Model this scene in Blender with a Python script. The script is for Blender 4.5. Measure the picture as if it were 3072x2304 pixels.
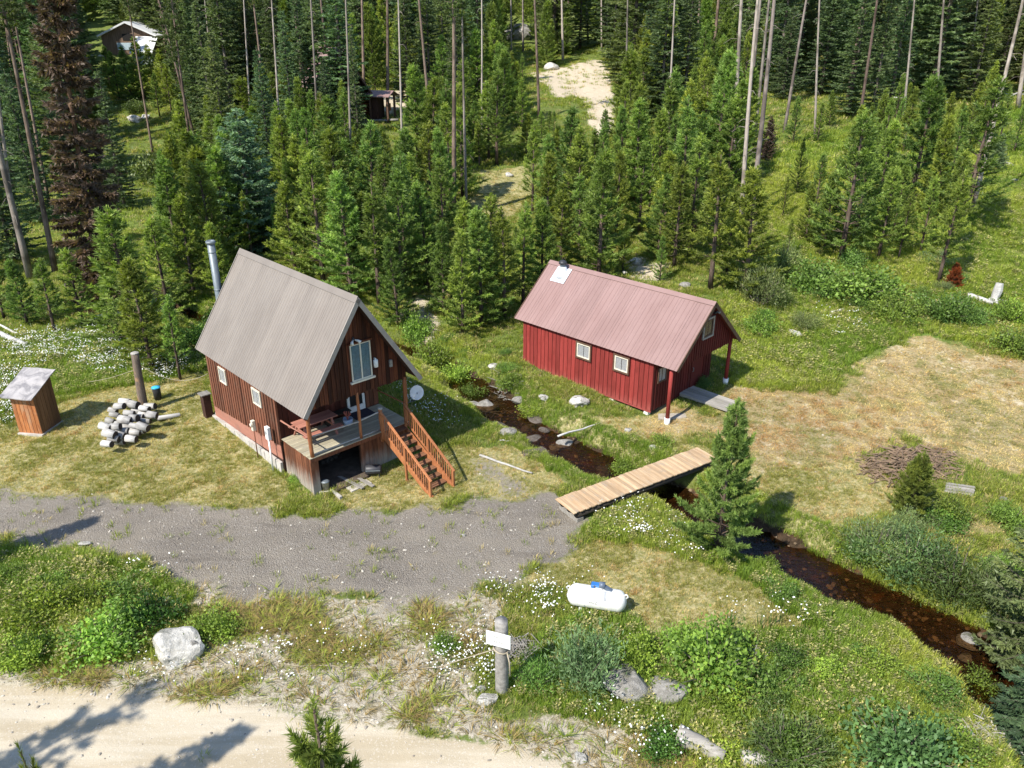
import bpy, bmesh, math, random
import numpy as np
from mathutils import Vector, Matrix

for o in list(bpy.data.objects):
    bpy.data.objects.remove(o)
S = bpy.context.scene
COL = S.collection
rng = np.random.default_rng(7)
random.seed(7)
PI = math.pi

# ------------------------------------------------------------ camera, sky, sun, exposure
CAM_F, CAM_P, CAM_H = 2350.244, math.radians(24.372), 17.061
cam = bpy.data.cameras.new('camera')
cam.sensor_width = 36.0
cam.lens = 36.0 * CAM_F / 3072
cam.clip_end = 2000
cam.clip_start = 0.2
camo = bpy.data.objects.new('camera', cam)
camo.location = (0, 0, CAM_H)
camo.rotation_euler = (PI / 2 - CAM_P, 0, 0)
COL.objects.link(camo)
S.camera = camo

SUN_EL, SUN_AZ = math.radians(48), math.radians(225)     # the sun stands behind the camera, to the left
world = bpy.data.worlds.new('World')
S.world = world
world.use_nodes = True
wn = world.node_tree
sky = wn.nodes.new('ShaderNodeTexSky')
sky.sky_type = 'NISHITA'
sky.sun_disc = False
sky.sun_elevation = SUN_EL
sky.sun_rotation = SUN_AZ
sky.altitude = 1500
sky.air_density = 1.0
sky.dust_density = 0.6
bg = wn.nodes['Background']
bg.inputs['Strength'].default_value = 0.15
wn.links.new(sky.outputs[0], bg.inputs['Color'])

sun = bpy.data.lights.new('sun', 'SUN')
sun.energy = 4.6
sun.angle = math.radians(0.55)
sun.color = (1.0, 0.95, 0.86)
suno = bpy.data.objects.new('sun', sun)
sd_ = Vector((-math.sin(SUN_AZ) * math.cos(SUN_EL), -math.cos(SUN_AZ) * math.cos(SUN_EL), -math.sin(SUN_EL)))
suno.rotation_euler = sd_.to_track_quat('-Z', 'Y').to_euler()
suno.location = (-30, -30, 60)
COL.objects.link(suno)

S.view_settings.view_transform = 'Standard'
S.view_settings.look = 'None'
S.view_settings.exposure = 0.8
S.view_settings.gamma = 1.0
S.view_settings.use_curve_mapping = False
S.cycles.max_bounces = 6
S.cycles.transparent_max_bounces = 12

# ------------------------------------------------------------ small helpers
def tag(o, label=None, cat=None, group=None, kind=None):
    if label: o['label'] = label
    if cat: o['category'] = cat
    if group: o['group'] = group
    if kind: o['kind'] = kind
    return o

def empty(name, loc=(0, 0, 0), rz=0.0, label=None, cat=None, group=None):
    o = bpy.data.objects.new(name, None)
    o.empty_display_size = 0.3
    o.location = loc
    o.rotation_euler = (0, 0, rz)
    COL.objects.link(o)
    return tag(o, label, cat, group)

def newobj(name, mesh, parent=None, loc=None, rz=None):
    o = bpy.data.objects.new(name, mesh)
    COL.objects.link(o)
    if parent: o.parent = parent
    if loc is not None: o.location = loc
    if rz is not None: o.rotation_euler = (0, 0, rz)
    return o

def copy_tree(o, parent=None, loc=None, rz=None, sc=None):
    c = o.copy()
    COL.objects.link(c)
    c.parent = parent
    if loc is not None: c.location = loc
    if rz is not None: c.rotation_euler = (0, 0, rz)
    if sc is not None: c.scale = sc if hasattr(sc, '__len__') else (sc, sc, sc)
    for ch in KIDS.get(o.name, []):
        copy_tree(ch, c)
    return c
KIDS = {}
def kid(o, parent):
    o.parent = parent
    KIDS.setdefault(parent.name, []).append(o)
    return o

class MB:
    def __init__(s): s.v = []; s.f = []
    def add(s, v, f):
        n = len(s.v)
        s.v += [tuple(map(float, p)) for p in v]
        s.f += [tuple(i + n for i in q) for q in f]
        return s
    def box(s, x0, x1, y0, y1, z0, z1):
        return s.add([(x0,y0,z0),(x1,y0,z0),(x1,y1,z0),(x0,y1,z0),(x0,y0,z1),(x1,y0,z1),(x1,y1,z1),(x0,y1,z1)],
                     [(0,3,2,1),(4,5,6,7),(0,1,5,4),(1,2,6,5),(2,3,7,6),(3,0,4,7)])
    def hexa(s, b4, t4):          # any eight-cornered solid: bottom ring, top ring
        return s.add(list(b4) + list(t4), [(0,3,2,1),(4,5,6,7),(0,1,5,4),(1,2,6,5),(2,3,7,6),(3,0,4,7)])
    def beam(s, p, q, w, h, up=(0,0,1)):
        p, q, up = Vector(p), Vector(q), Vector(up)
        d = (q - p).normalized()
        x = d.cross(up).normalized() * (w / 2)
        y = x.cross(d).normalized() * (h / 2)
        return s.hexa([p-x-y, p+x-y, p+x+y, p-x+y], [q-x-y, q+x-y, q+x+y, q-x+y])
    def tube(s, pts, rad, n=8, cap=True):
        pts = [Vector(p) for p in pts]
        if not hasattr(rad, '__len__'): rad = [rad] * len(pts)
        base = len(s.v); a = Vector((0.31, 0.77, 0.55))
        for i, p in enumerate(pts):
            d = (pts[min(i+1, len(pts)-1)] - pts[max(i-1, 0)]).normalized()
            x = d.cross(a)
            if x.length < 0.1: x = d.cross(Vector((1, 0, 0)))
            x.normalize(); y = d.cross(x)
            for k in range(n):
                t = 2 * PI * k / n
                s.v.append(tuple(p + (x * math.cos(t) + y * math.sin(t)) * rad[i]))
        for i in range(len(pts) - 1):
            for k in range(n):
                k2 = (k + 1) % n
                s.f.append((base+i*n+k, base+i*n+k2, base+(i+1)*n+k2, base+(i+1)*n+k))
        if cap:
            s.f.append(tuple(base + k for k in range(n))[::-1])
            s.f.append(tuple(base + (len(pts)-1)*n + k for k in range(n)))
        return s
    def lathe(s, prof, n=16, c=(0,0,0), axis='z'):
        base = len(s.v)
        for r, z in prof:
            for k in range(n):
                t = 2 * PI * k / n
                a, b = r * math.cos(t), r * math.sin(t)
                s.v.append((c[0]+a, c[1]+b, c[2]+z) if axis == 'z' else (c[0]+z, c[1]+a, c[2]+b))
        for i in range(len(prof) - 1):
            for k in range(n):
                k2 = (k + 1) % n
                s.f.append((base+i*n+k, base+i*n+k2, base+(i+1)*n+k2, base+(i+1)*n+k))
        s.f.append(tuple(base + k for k in range(n))[::-1])
        s.f.append(tuple(base + (len(prof)-1)*n + k for k in range(n)))
        return s
    def poly(s, ring0, ring1):    # solid between two matching outlines
        n = len(ring0)
        f = [tuple(range(n))[::-1], tuple(range(n, 2*n))]
        for k in range(n):
            f.append((k, (k+1) % n, n + (k+1) % n, n + k))
        return s.add(list(ring0) + list(ring1), f)
    def mesh(s, name, mat, smooth=False, bevel=0.0):
        m = bpy.data.meshes.new(name)
        m.from_pydata(s.v, [], s.f)
        bm = bmesh.new(); bm.from_mesh(m)
        bmesh.ops.recalc_face_normals(bm, faces=bm.faces)
        if bevel:
            bmesh.ops.bevel(bm, geom=[e for e in bm.edges], offset=bevel, segments=1, affect='EDGES')
        bm.to_mesh(m); bm.free()
        if mat: m.materials.append(mat)
        if smooth: m.polygons.foreach_set('use_smooth', [True] * len(m.polygons))
        m.update()
        return m
    def build(s, name, mat, parent=None, smooth=False, bevel=0.0, loc=None, rz=None):
        o = newobj(name, s.mesh(name, mat, smooth, bevel), None, loc, rz)
        if parent: kid(o, parent)
        return o

# ------------------------------------------------------------ node materials
class NT:
    def __init__(s, name):
        s.m = bpy.data.materials.new(name); s.m.use_nodes = True
        s.t = s.m.node_tree; s.t.nodes.clear()
        s.out = s.n('ShaderNodeOutputMaterial')
    def n(s, typ, **kw):
        x = s.t.nodes.new(typ)
        for k, v in kw.items(): setattr(x, k, v)
        return x
    def set(s, sock, v):
        if isinstance(v, bpy.types.NodeSocket): s.t.links.new(v, sock)
        elif v is not None:
            if hasattr(v, '__len__') and len(v) == 3 and sock.type == 'RGBA': v = (*v, 1)
            sock.default_value = v
    def noise(s, vec, scale, detail=3, rough=0.6, dist=0.0):
        x = s.n('ShaderNodeTexNoise'); s.set(x.inputs['Vector'], vec)
        x.inputs['Scale'].default_value = scale; x.inputs['Detail'].default_value = detail
        x.inputs['Roughness'].default_value = rough; x.inputs['Distortion'].default_value = dist
        return x.outputs['Fac']
    def voro(s, vec, scale, out='Distance', feature='F1', rand=1.0):
        x = s.n('ShaderNodeTexVoronoi', feature=feature); s.set(x.inputs['Vector'], vec)
        x.inputs['Scale'].default_value = scale
        x.inputs['Randomness'].default_value = rand
        return x.outputs[out]
    def ramp(s, fac, lo, hi, a=0.0, b=1.0):
        x = s.n('ShaderNodeMapRange', interpolation_type='SMOOTHSTEP')
        s.set(x.inputs[0], fac); x.inputs[1].default_value = lo; x.inputs[2].default_value = hi
        x.inputs[3].default_value = a; x.inputs[4].default_value = b
        return x.outputs[0]
    def mix(s, fac, a, b, mode='MIX'):
        x = s.n('ShaderNodeMix', data_type='RGBA', blend_type=mode)
        s.set(x.inputs[0], fac); s.set(x.inputs[6], a); s.set(x.inputs[7], b)
        return x.outputs[2]
    def math(s, op, a, b=None):
        x = s.n('ShaderNodeMath', operation=op); s.set(x.inputs[0], a)
        if b is not None: s.set(x.inputs[1], b)
        return x.outputs[0]
    def scalevec(s, vec, sc, add=None):
        x = s.n('ShaderNodeMapping'); s.set(x.inputs['Vector'], vec)
        x.inputs['Scale'].default_value = sc
        if add is not None: s.set(x.inputs['Location'], add)
        return x.outputs[0]
    def obj(s): return s.n('ShaderNodeTexCoord').outputs['Object']
    def rand(s): return s.n('ShaderNodeObjectInfo').outputs['Random']
    def bump(s, h, st, dist=0.02, nrm=None):
        x = s.n('ShaderNodeBump'); s.set(x.inputs['Height'], h)
        x.inputs['Strength'].default_value = st; x.inputs['Distance'].default_value = dist
        if nrm is not None: s.set(x.inputs['Normal'], nrm)
        return x.outputs[0]
    def pbr(s, col, rough=0.8, metal=0.0, spec=0.3, nrm=None):
        x = s.n('ShaderNodeBsdfPrincipled'); s.set(x.inputs['Base Color'], col)
        s.set(x.inputs['Roughness'], rough); s.set(x.inputs['Metallic'], metal)
        x.inputs['Specular IOR Level'].default_value = spec
        if nrm is not None: s.set(x.inputs['Normal'], nrm)
        s.t.links.new(x.outputs[0], s.out.inputs['Surface'])
        return x

def hashrand(nt, k=1.0):        # a per-object value in 0..1 and an offset vector built from it
    r = nt.rand()
    return nt.math('FRACT', nt.math('MULTIPLY', r, 7.13 * k + 1.0))

def wood(name, c1, c2, axis='z', grain=6.0, rough=0.75, var=0.35, stain=None, stainz=None, knots=False, grey=None):
    nt = NT(name); co = nt.obj(); r = nt.rand()
    cb = nt.n('ShaderNodeCombineXYZ')
    for i in range(3): nt.set(cb.inputs[i], nt.math('MULTIPLY', r, (31.7, 17.3, 53.9)[i]))
    k = {'z': (1, 1, .07), 'x': (.07, 1, 1), 'y': (1, .07, 1)}[axis]
    v = nt.scalevec(co, tuple(grain * q for q in k), cb.outputs[0])
    g1 = nt.noise(v, 2.2, 5, 0.65, 0.3); g2 = nt.noise(v, 9.0, 3, 0.7)
    col = nt.mix(nt.ramp(g1, .3, .7), c1, c2)
    dk = nt.n('ShaderNodeMapRange'); nt.set(dk.inputs[0], hashrand(nt, 3)); dk.inputs[3].default_value = 1 - var; dk.inputs[4].default_value = 1 + var
    mul = nt.n('ShaderNodeVectorMath', operation='SCALE'); nt.set(mul.inputs[0], col); nt.set(mul.inputs['Scale'], dk.outputs[0])
    col = mul.outputs[0]
    col = nt.mix(nt.ramp(g2, .56, .75, 0, .55), col, tuple(q * .35 for q in c1))
    if grey:                      # weathered patches
        w = nt.noise(nt.scalevec(co, (.9, .9, .5), cb.outputs[0]), 2.0, 4, .7)
        col = nt.mix(nt.ramp(w, .48, .7, 0, grey[1]), col, grey[0])
    if stain:                     # faded splash zone near the ground
        z = nt.n('ShaderNodeSeparateXYZ'); nt.set(z.inputs[0], co)
        n2 = nt.math('ADD', z.outputs[2], nt.math('MULTIPLY', nt.math('SUBTRACT', nt.noise(nt.scalevec(co, (5, 5, .8), cb.outputs[0]), 1.0, 4, .7), .5), 1.3))
        col = nt.mix(nt.ramp(n2, stainz[0], stainz[1], .85, 0), col, stain)
    if knots:
        kn = nt.voro(nt.scalevec(co, (6, 6, 2.2), cb.outputs[0]), 1.0)
        col = nt.mix(nt.ramp(kn, .05, .14, .7, 0), col, tuple(q * .25 for q in c1))
    nt.pbr(col, rough, 0, .25, nt.bump(nt.math('ADD', g1, g2), .35, .01))
    return nt.m

def plain(name, c, rough=0.6, metal=0.0, var=0.12, sc=4.0, spec=0.35, bump=0.1):
    nt = NT(name); co = nt.obj()
    n1 = nt.noise(co, sc, 5, .65); n2 = nt.noise(co, sc * 9, 3, .6)
    col = nt.mix(nt.ramp(n1, .3, .7), tuple(q * (1 - var) for q in c), tuple(min(1, q * (1 + var)) for q in c))
    col = nt.mix(nt.ramp(n2, .6, .8, 0, var * 1.5), col, tuple(q * .5 for q in c))
    nt.pbr(col, rough, metal, spec, nt.bump(n2, bump, .01))
    return nt.m

def roofmat(name, c1, c2):
    nt = NT(name); co = nt.obj()
    n1 = nt.noise(nt.scalevec(co, (.6, .35, .35)), 1.1, 4, .6)
    n2 = nt.noise(nt.scalevec(co, (2.2, .8, .8)), 2.5, 5, .7)
    dk = nt.n('ShaderNodeMapRange'); nt.set(dk.inputs[0], hashrand(nt, 2)); dk.inputs[3].default_value = .94; dk.inputs[4].default_value = 1.06
    col = nt.mix(nt.ramp(n1, .3, .7), c1, c2)
    col = nt.mix(nt.ramp(n2, .5, .8, 0, .35), col, tuple(q * .7 for q in c1))
    mul = nt.n('ShaderNodeVectorMath', operation='SCALE'); nt.set(mul.inputs[0], col); nt.set(mul.inputs['Scale'], dk.outputs[0])
    nt.pbr(mul.outputs[0], .5, 0, .4, nt.bump(n2, .05, .01))
    return nt.m

def rockmat(name, c1, c2, lichen=(.16, .16, .13)):
    nt = NT(name); co = nt.obj(); r = nt.rand()
    cb = nt.n('ShaderNodeCombineXYZ')
    for i in range(3): nt.set(cb.inputs[i], nt.math('MULTIPLY', r, (31.7, 17.3, 53.9)[i]))
    v = nt.scalevec(co, (1, 1, 1), cb.outputs[0])
    n1 = nt.noise(v, 3.5, 6, .7); n2 = nt.noise(v, 22, 4, .7); n3 = nt.noise(v, 1.4, 3, .5, .6)
    col = nt.mix(nt.ramp(n1, .35, .65), c1, c2)
    col = nt.mix(nt.ramp(n3, .52, .68, 0, .8), col, lichen)
    col = nt.mix(nt.ramp(n2, .58, .72, 0, .5), col, tuple(q * .3 for q in c1))
    nt.pbr(col, .9, 0, .2, nt.bump(nt.math('ADD', n1, nt.math('MULTIPLY', n2, .4)), 1.0, .1))
    return nt.m

def leafmat(name, trans=0.3, inst=False, rough=0.6):
    nt = NT(name)
    if inst:
        a = nt.n('ShaderNodeAttribute', attribute_type='INSTANCER', attribute_name='tint'); base = a.outputs['Color']
    else:
        base = nt.n('ShaderNodeObjectInfo').outputs['Color']
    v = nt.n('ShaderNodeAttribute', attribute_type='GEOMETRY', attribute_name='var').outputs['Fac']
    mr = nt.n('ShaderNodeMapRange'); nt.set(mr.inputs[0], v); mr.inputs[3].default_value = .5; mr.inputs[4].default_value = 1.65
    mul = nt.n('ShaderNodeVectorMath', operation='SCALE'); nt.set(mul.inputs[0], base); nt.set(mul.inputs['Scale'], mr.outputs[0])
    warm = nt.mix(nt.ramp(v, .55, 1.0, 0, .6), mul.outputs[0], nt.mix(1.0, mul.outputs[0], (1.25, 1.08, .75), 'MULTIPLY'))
    p = nt.pbr(warm, rough, 0, .3)
    tr = nt.n('ShaderNodeBsdfTranslucent')
    nt.set(tr.inputs['Color'], nt.mix(1.0, warm, (1.3, 1.5, .6), 'MULTIPLY'))
    ms = nt.n('ShaderNodeMixShader'); ms.inputs[0].default_value = trans
    nt.t.links.new(p.outputs[0], ms.inputs[1]); nt.t.links.new(tr.outputs[0], ms.inputs[2])
    nt.t.links.new(ms.outputs[0], nt.out.inputs['Surface'])
    return nt.m

def barkmat(name, c1, c2):
    nt = NT(name); co = nt.obj(); r = nt.rand()
    cb = nt.n('ShaderNodeCombineXYZ')
    for i in range(3): nt.set(cb.inputs[i], nt.math('MULTIPLY', r, (31.7, 17.3, 53.9)[i]))
    n1 = nt.noise(nt.scalevec(co, (9, 9, 1.6), cb.outputs[0]), 1.5, 5, .7)
    n2 = nt.noise(nt.scalevec(co, (.6, .6, .5), cb.outputs[0]), 1.0, 3, .6)
    oc = nt.n('ShaderNodeObjectInfo').outputs['Color']
    col = nt.mix(nt.ramp(n1, .35, .65), c1, c2)
    col = nt.mix(nt.ramp(n2, .5, .62, 0, .75), col, tuple(q * .45 for q in c1))
    col = nt.mix(1.0, col, oc, 'MULTIPLY')
    nt.pbr(col, .9, 0, .15, nt.bump(n1, .6, .03))
    return nt.m

M = {}
M['roof_grey'] = roofmat('roof_taupe_metal', (.178, .150, .127), (.208, .178, .152))
M['roof_pink'] = roofmat('roof_faded_red_metal', (.22, .134, .120), (.258, .164, .149))
M['brown'] = wood('brown_board', (.115, .042, .024), (.19, .075, .043), 'z', 6, .8, .4, grey=((.13, .085, .06), .5))
M['brown_gable_shaded'] = wood('shaded_gable_board', (.045, .013, .008), (.115, .036, .015), 'z', 6, .75, .65, knots=True)  # knotty gable boards, colour darkened to paint in the shade of this end
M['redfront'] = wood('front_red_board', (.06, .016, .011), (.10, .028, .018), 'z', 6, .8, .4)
M['skirtboard'] = wood('skirt_board', (.10, .034, .018), (.19, .075, .035), 'z', 6, .8, .4, stain=(.36, .33, .28), stainz=(-.35, .75), grey=((.05, .025, .016), .4))
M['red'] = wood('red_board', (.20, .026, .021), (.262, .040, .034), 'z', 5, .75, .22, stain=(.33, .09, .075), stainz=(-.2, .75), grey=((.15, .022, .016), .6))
M['redshaded'] = wood('red_shaded_board', (.075, .010, .009), (.105, .015, .012), 'z', 5, .75, .25)  # darker copy of the red boards, shade of the porch end in the colour
M['deck'] = wood('deck_board', (.30, .26, .18), (.40, .36, .25), 'y', 5, .85, .15, grey=((.24, .22, .19), .6))
M['stairwood'] = wood('stair_wood', (.33, .115, .045), (.46, .19, .08), 'z', 5, .65, .22)
M['tread'] = wood('tread_wood', (.13, .06, .032), (.22, .11, .06), 'y', 5, .7, .25)
M['log'] = wood('log_post', (.20, .07, .03), (.36, .14, .055), 'z', 6, .6, .2, knots=True)
M['greywood'] = wood('weathered_wood', (.21, .195, .17), (.34, .315, .28), 'x', 5, .9, .25)
M['greyrail'] = wood('grey_rail', (.34, .30, .26), (.48, .44, .38), 'x', 6, .8, .1)
M['bridge'] = wood('new_pine_plank', (.38, .25, .14), (.52, .375, .235), 'y', 5, .75, .24, grey=((.33, .27, .2), .7))
M['darkbeam'] = plain('dark_beam', (.03, .025, .02), .9)
M['shedwood'] = wood('shed_board', (.17, .055, .02), (.33, .13, .045), 'z', 6, .75, .55, grey=((.36, .26, .17), .5))
M['shedside'] = wood('shed_side_board', (.15, .075, .035), (.22, .12, .06), 'z', 6, .8, .35)
M['core'] = plain('dark_core', (.05, .022, .014), .9)
M['redcore'] = plain('dark_red_core', (.10, .014, .011), .9)
M['concrete'] = plain('concrete', (.42, .39, .35), .9, 0, .2, 3, .2, .4)
M['whitepier'] = plain('painted_pier', (.72, .71, .68), .8, 0, .1, 5)
M['band'] = wood('skirt_panel', (.28, .12, .085), (.34, .155, .11), 'x', 2, .85, .1, grey=((.22, .13, .10), .6))
M['white'] = plain('white_paint', (.72, .72, .70), .45, 0, .05)
M['tankwhite'] = plain('grimy_white_paint', (.70, .70, .67), .4, 0, .13, 2.2)
M['cream'] = plain('cream_trim', (.62, .57, .46), .6, 0, .1)
M['trimdark'] = plain('brown_trim', (.10, .055, .035), .7, 0, .2)
M['trimgrey'] = plain('rake_trim', (.27, .24, .21), .6, 0, .1)
M['curtain'] = plain('curtain_cloth', (.66, .66, .66), .9, 0, .06, 12)
M['curtainteal'] = plain('blue_curtain', (.22, .36, .42), .9, 0, .15, 8)
M['steel'] = plain('galvanised_steel', (.17, .195, .21), .5, .35, .12, 6)
M['flash'] = plain('bright_flashing', (.72, .74, .76), .4, .25, .08, 3)
M['darkmetal'] = plain('dark_metal', (.045, .045, .05), .5, .3)
M['dark'] = plain('near_black', (.018, .016, .015), .9)
M['soil'] = plain('dark_soil', (.085, .065, .05), .95, 0, .3, 3, .1, .6)
M['blue'] = plain('blue_plastic', (.03, .15, .42), .5)
M['cyan'] = plain('cyan_plastic', (.05, .42, .68), .5)
M['slate'] = plain('slate_plastic', (.12, .15, .2), .45, .1)
M['tarpaper'] = None
M['rope'] = plain('rope', (.34, .29, .21), .9)
M['table'] = wood('picnic_wood', (.30, .12, .085), (.40, .18, .13), 'y', 5, .8, .12)
M['rock'] = rockmat('granite', (.43, .41, .365), (.66, .63, .57))
M['rockdark'] = rockmat('stream_stone', (.10, .082, .068), (.19, .16, .135), (.055, .05, .04))
M['rockgrey'] = rockmat('grey_boulder', (.22, .205, .18), (.36, .34, .31), (.11, .115, .07))
M['whitelog'] = wood('bleached_log', (.36, .345, .32), (.54, .52, .49), 'x', 6, .85, .18, grey=((.22, .2, .18), .5))
M['pilewood'] = wood('pile_wood', (.30, .288, .265), (.50, .48, .45), 'x', 6, .9, .3, grey=((.16, .145, .13), .6))
M['logend'] = plain('dark_log_end', (.05, .042, .036), .9, 0, .4, 20)
M['bark_pine'] = barkmat('pine_bark', (.13, .09, .068), (.25, .185, .145))
M['bark_spruce'] = barkmat('spruce_bark', (.10, .08, .065), (.19, .16, .135))
M['bark_snag'] = barkmat('snag_wood', (.30, .245, .20), (.44, .38, .33))
M['needle'] = leafmat('needles', .3, False, .5)
M['farneedle'] = leafmat('far_needles', .3, True, .5)
M['leaf'] = leafmat('shrub_leaves', .3, False, .5)
M['gleaf'] = leafmat('grass_blades', .4, True, .6)
nt = NT('petals'); nt.pbr((.70, .70, .66), .8, 0, .1); M['petal'] = nt.m
nt = NT('pebble')
a = nt.n('ShaderNodeAttribute', attribute_type='INSTANCER', attribute_name='tint')
nt.pbr(a.outputs['Color'], .9, 0, .2); M['pebble'] = nt.m
nt = NT('roofing_felt'); co = nt.obj()
q1 = nt.noise(co, 2.0, 4, .6, .8); q2 = nt.noise(co, 14, 3, .6)
nt.pbr(nt.mix(nt.ramp(q1, .35, .65), (.19, .178, .18), (.36, .335, .325)), .6, 0, .4, nt.bump(nt.math('ADD', q1, nt.math('MULTIPLY', q2, .15)), .6, .08)); M['felt'] = nt.m
nt = NT('window_glass')
p = nt.pbr((.03, .035, .04), .06, 0, .8)
gl = nt.n('ShaderNodeBsdfTransparent'); ms = nt.n('ShaderNodeMixShader'); ms.inputs[0].default_value = .22
nt.t.links.new(gl.outputs[0], ms.inputs[1]); nt.t.links.new(p.outputs[0], ms.inputs[2]); nt.t.links.new(ms.outputs[0], nt.out.inputs['Surface'])
M['glass'] = nt.m
nt = NT('stream_water')
co = nt.n('ShaderNodeNewGeometry').outputs['Position']
w1 = nt.noise(nt.scalevec(co, (1.5, 2.6, 1)), 2.2, 3, .55, .4)
bmp = nt.bump(nt.math('ADD', w1, nt.math('MULTIPLY', nt.noise(co, 9, 2, .5), .35)), .6, .06)
fr = nt.n('ShaderNodeFresnel'); fr.inputs[0].default_value = 1.33; nt.set(fr.inputs['Normal'], bmp)
gl = nt.n('ShaderNodeBsdfGlossy'); gl.inputs['Roughness'].default_value = .06; nt.set(gl.inputs['Normal'], bmp)
tr = nt.n('ShaderNodeBsdfTransparent'); tr.inputs['Color'].default_value = (.55, .43, .30, 1)
ms = nt.n('ShaderNodeMixShader'); nt.set(ms.inputs[0], fr.outputs[0])
nt.t.links.new(tr.outputs[0], ms.inputs[1]); nt.t.links.new(gl.outputs[0], ms.inputs[2]); nt.t.links.new(ms.outputs[0], nt.out.inputs['Surface'])
M['water'] = nt.m

# ------------------------------------------------------------ terrain
def hash2(ix, iy, seed):
    n = (ix.astype(np.int64) * 374761393 + iy.astype(np.int64) * 668265263 + seed * 1442695041) & 0xffffffff
    n = ((n ^ (n >> 13)) * 1274126177) & 0xffffffff
    return ((n ^ (n >> 16)) & 0xffff) / 65535.0
def vnoise(x, y, seed=0):
    ix, iy = np.floor(x), np.floor(y); fx, fy = x - ix, y - iy
    fx = fx * fx * (3 - 2 * fx); fy = fy * fy * (3 - 2 * fy)
    a = hash2(ix, iy, seed); b = hash2(ix + 1, iy, seed); c = hash2(ix, iy + 1, seed); d = hash2(ix + 1, iy + 1, seed)
    return (a * (1 - fx) + b * fx) * (1 - fy) + (c * (1 - fx) + d * fx) * fy
def fbm(x, y, seed=0, oct=4):
    s, a, t = 0.0, 0.5, 0.0
    for k in range(oct):
        s = s + a * vnoise(x * 2 ** k + 13.7 * k, y * 2 ** k + 5.1 * k, seed + k); t += a; a *= .5
    return s / t
def sstep(a, b, x):
    t = np.clip((x - a) / (b - a), 0, 1); return t * t * (3 - 2 * t)

PD = np.arange(-60, 900, 1.0)
def prof(pairs):
    p = np.interp(PD, [q[0] for q in pairs], [q[1] for q in pairs])
    k = np.exp(-0.5 * (np.arange(-9, 10) / 3.0) ** 2); k /= k.sum()
    return np.convolve(np.pad(p, 9, mode='edge'), k, 'valid')
NEAR = [(-60, -.45), (26, -.45), (30, -.3), (34, -.07), (38, .1)]
FAR = [(165, 17), (230, 28), (300, 45), (450, 85), (900, 170)]
P_C = prof(NEAR + [(45, .8), (50, 1.6), (60, 3.0), (75, 4.5), (95, 8.3), (130, 11.3)] + FAR)
P_L = prof(NEAR + [(50, .1), (70, .4), (95, .8), (130, 5.4), (163, 14.5)] + FAR[1:])
P_R = prof(NEAR[:-1] + [(38, .3), (45, 1.5), (52, 2.6), (62, 4.4), (80, 6.3), (100, 8.5), (130, 11)] + FAR)
def base_z(x, y):
    x = np.asarray(x, float); y = np.asarray(y, float)
    t = x / np.maximum(y, 25)
    wl = 1 - sstep(-.42, -.16, t); wr = sstep(.02, .3, t)
    c, l, r = np.interp(y, PD, P_C), np.interp(y, PD, P_L), np.interp(y, PD, P_R)
    z = c * (1 - wl) * (1 - wr) + l * wl + r * wr
    far = sstep(36, 60, y)
    z = z + (fbm(x * .11, y * .11, 3) - .5) * (.25 + 1.6 * far) + (fbm(x * .9, y * .9, 9, 3) - .5) * (.1 + .15 * far)
    return z

SC = 3072 / 2212
def ray(px, py):
    a = (px * SC - 1536) / CAM_F; b = -(py * SC - 1152) / CAM_F
    c, s = math.cos(CAM_P), math.sin(CAM_P)
    return np.array([a, c + b * s, -s + b * c])
TT = np.concatenate([np.linspace(8, 120, 450), np.linspace(121, 700, 500)])
def at(px, py):                  # where the ground lies along a line of sight
    d = ray(px, py)
    x, y, z = d[0] * TT, d[1] * TT, CAM_H + d[2] * TT
    h = base_z(x, y)
    i = np.argmax(z < h)
    if not (z < h).any(): i = len(TT) - 1
    t0, t1 = TT[max(i - 1, 0)], TT[i]
    e0 = z[max(i-1, 0)] - h[max(i-1, 0)]; e1 = h[i] - z[i]
    t = t0 + (t1 - t0) * (e0 / max(e0 + e1, 1e-6)) if e0 > 0 else t0
    return Vector((d[0] * t, d[1] * t, float(base_z(d[0] * t, d[1] * t))))
def atz(px, py, zz):
    d = ray(px, py); t = (zz - CAM_H) / d[2]
    return Vector((d[0] * t, d[1] * t, zz))
def atdist(px, py, yy):          # the point of a line of sight at a given distance
    d = ray(px, py); t = yy / d[1]
    return Vector((d[0] * t, yy, CAM_H + d[2] * t))
def height_to(b, py):            # how tall a thing standing at b is when its top reaches row py
    d = ray(1106, py); return CAM_H + d[2] * (b.y / d[1]) - b.z

# stream centreline
WZ = -1.0
spts = [(atz(x, y, WZ).xy, w) for x, y, w in [
    (2420, 1800, 1.5), (2212, 1520, 1.4), (2130, 1425, 1.3), (2050, 1372, 1.25), (1950, 1325, 1.2), (1850, 1285, 1.2), (1760, 1240, 1.15),
    (1690, 1205, 1.15), (1620, 1172, 1.1), (1545, 1135, 1.1), (1480, 1095, 1.1), (1400, 1055, 1.1), (1310, 1022, 1.1), (1220, 985, 1.2), (1130, 935, 1.2),
    (1075, 900, 1.1), (1020, 860, 1.0), (965, 825, .9), (900, 795, .8)]]
spts += [(Vector(q), .9) for q in [(-10.5, 44), (-17, 46.5), (-24, 51), (-31, 60), (-38, 72), (-45, 88), (-49, 100)]]
SP = np.array([(q.x, q.y, w) for q, w in spts])
seg = np.r_[0, np.cumsum(np.hypot(*np.diff(SP[:, :2], axis=0).T))]
su = np.arange(0, seg[-1], .35)
SX, SY, SW = (np.interp(su, seg, SP[:, k]) for k in range(3))
k_ = np.ones(7) / 7
SX, SY = (np.convolve(np.pad(q, 3, mode='edge'), k_, 'valid') for q in (SX, SY))
SW = SW * (0.7 + 0.45 * vnoise(su * .5, su * 0, 5))
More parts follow.
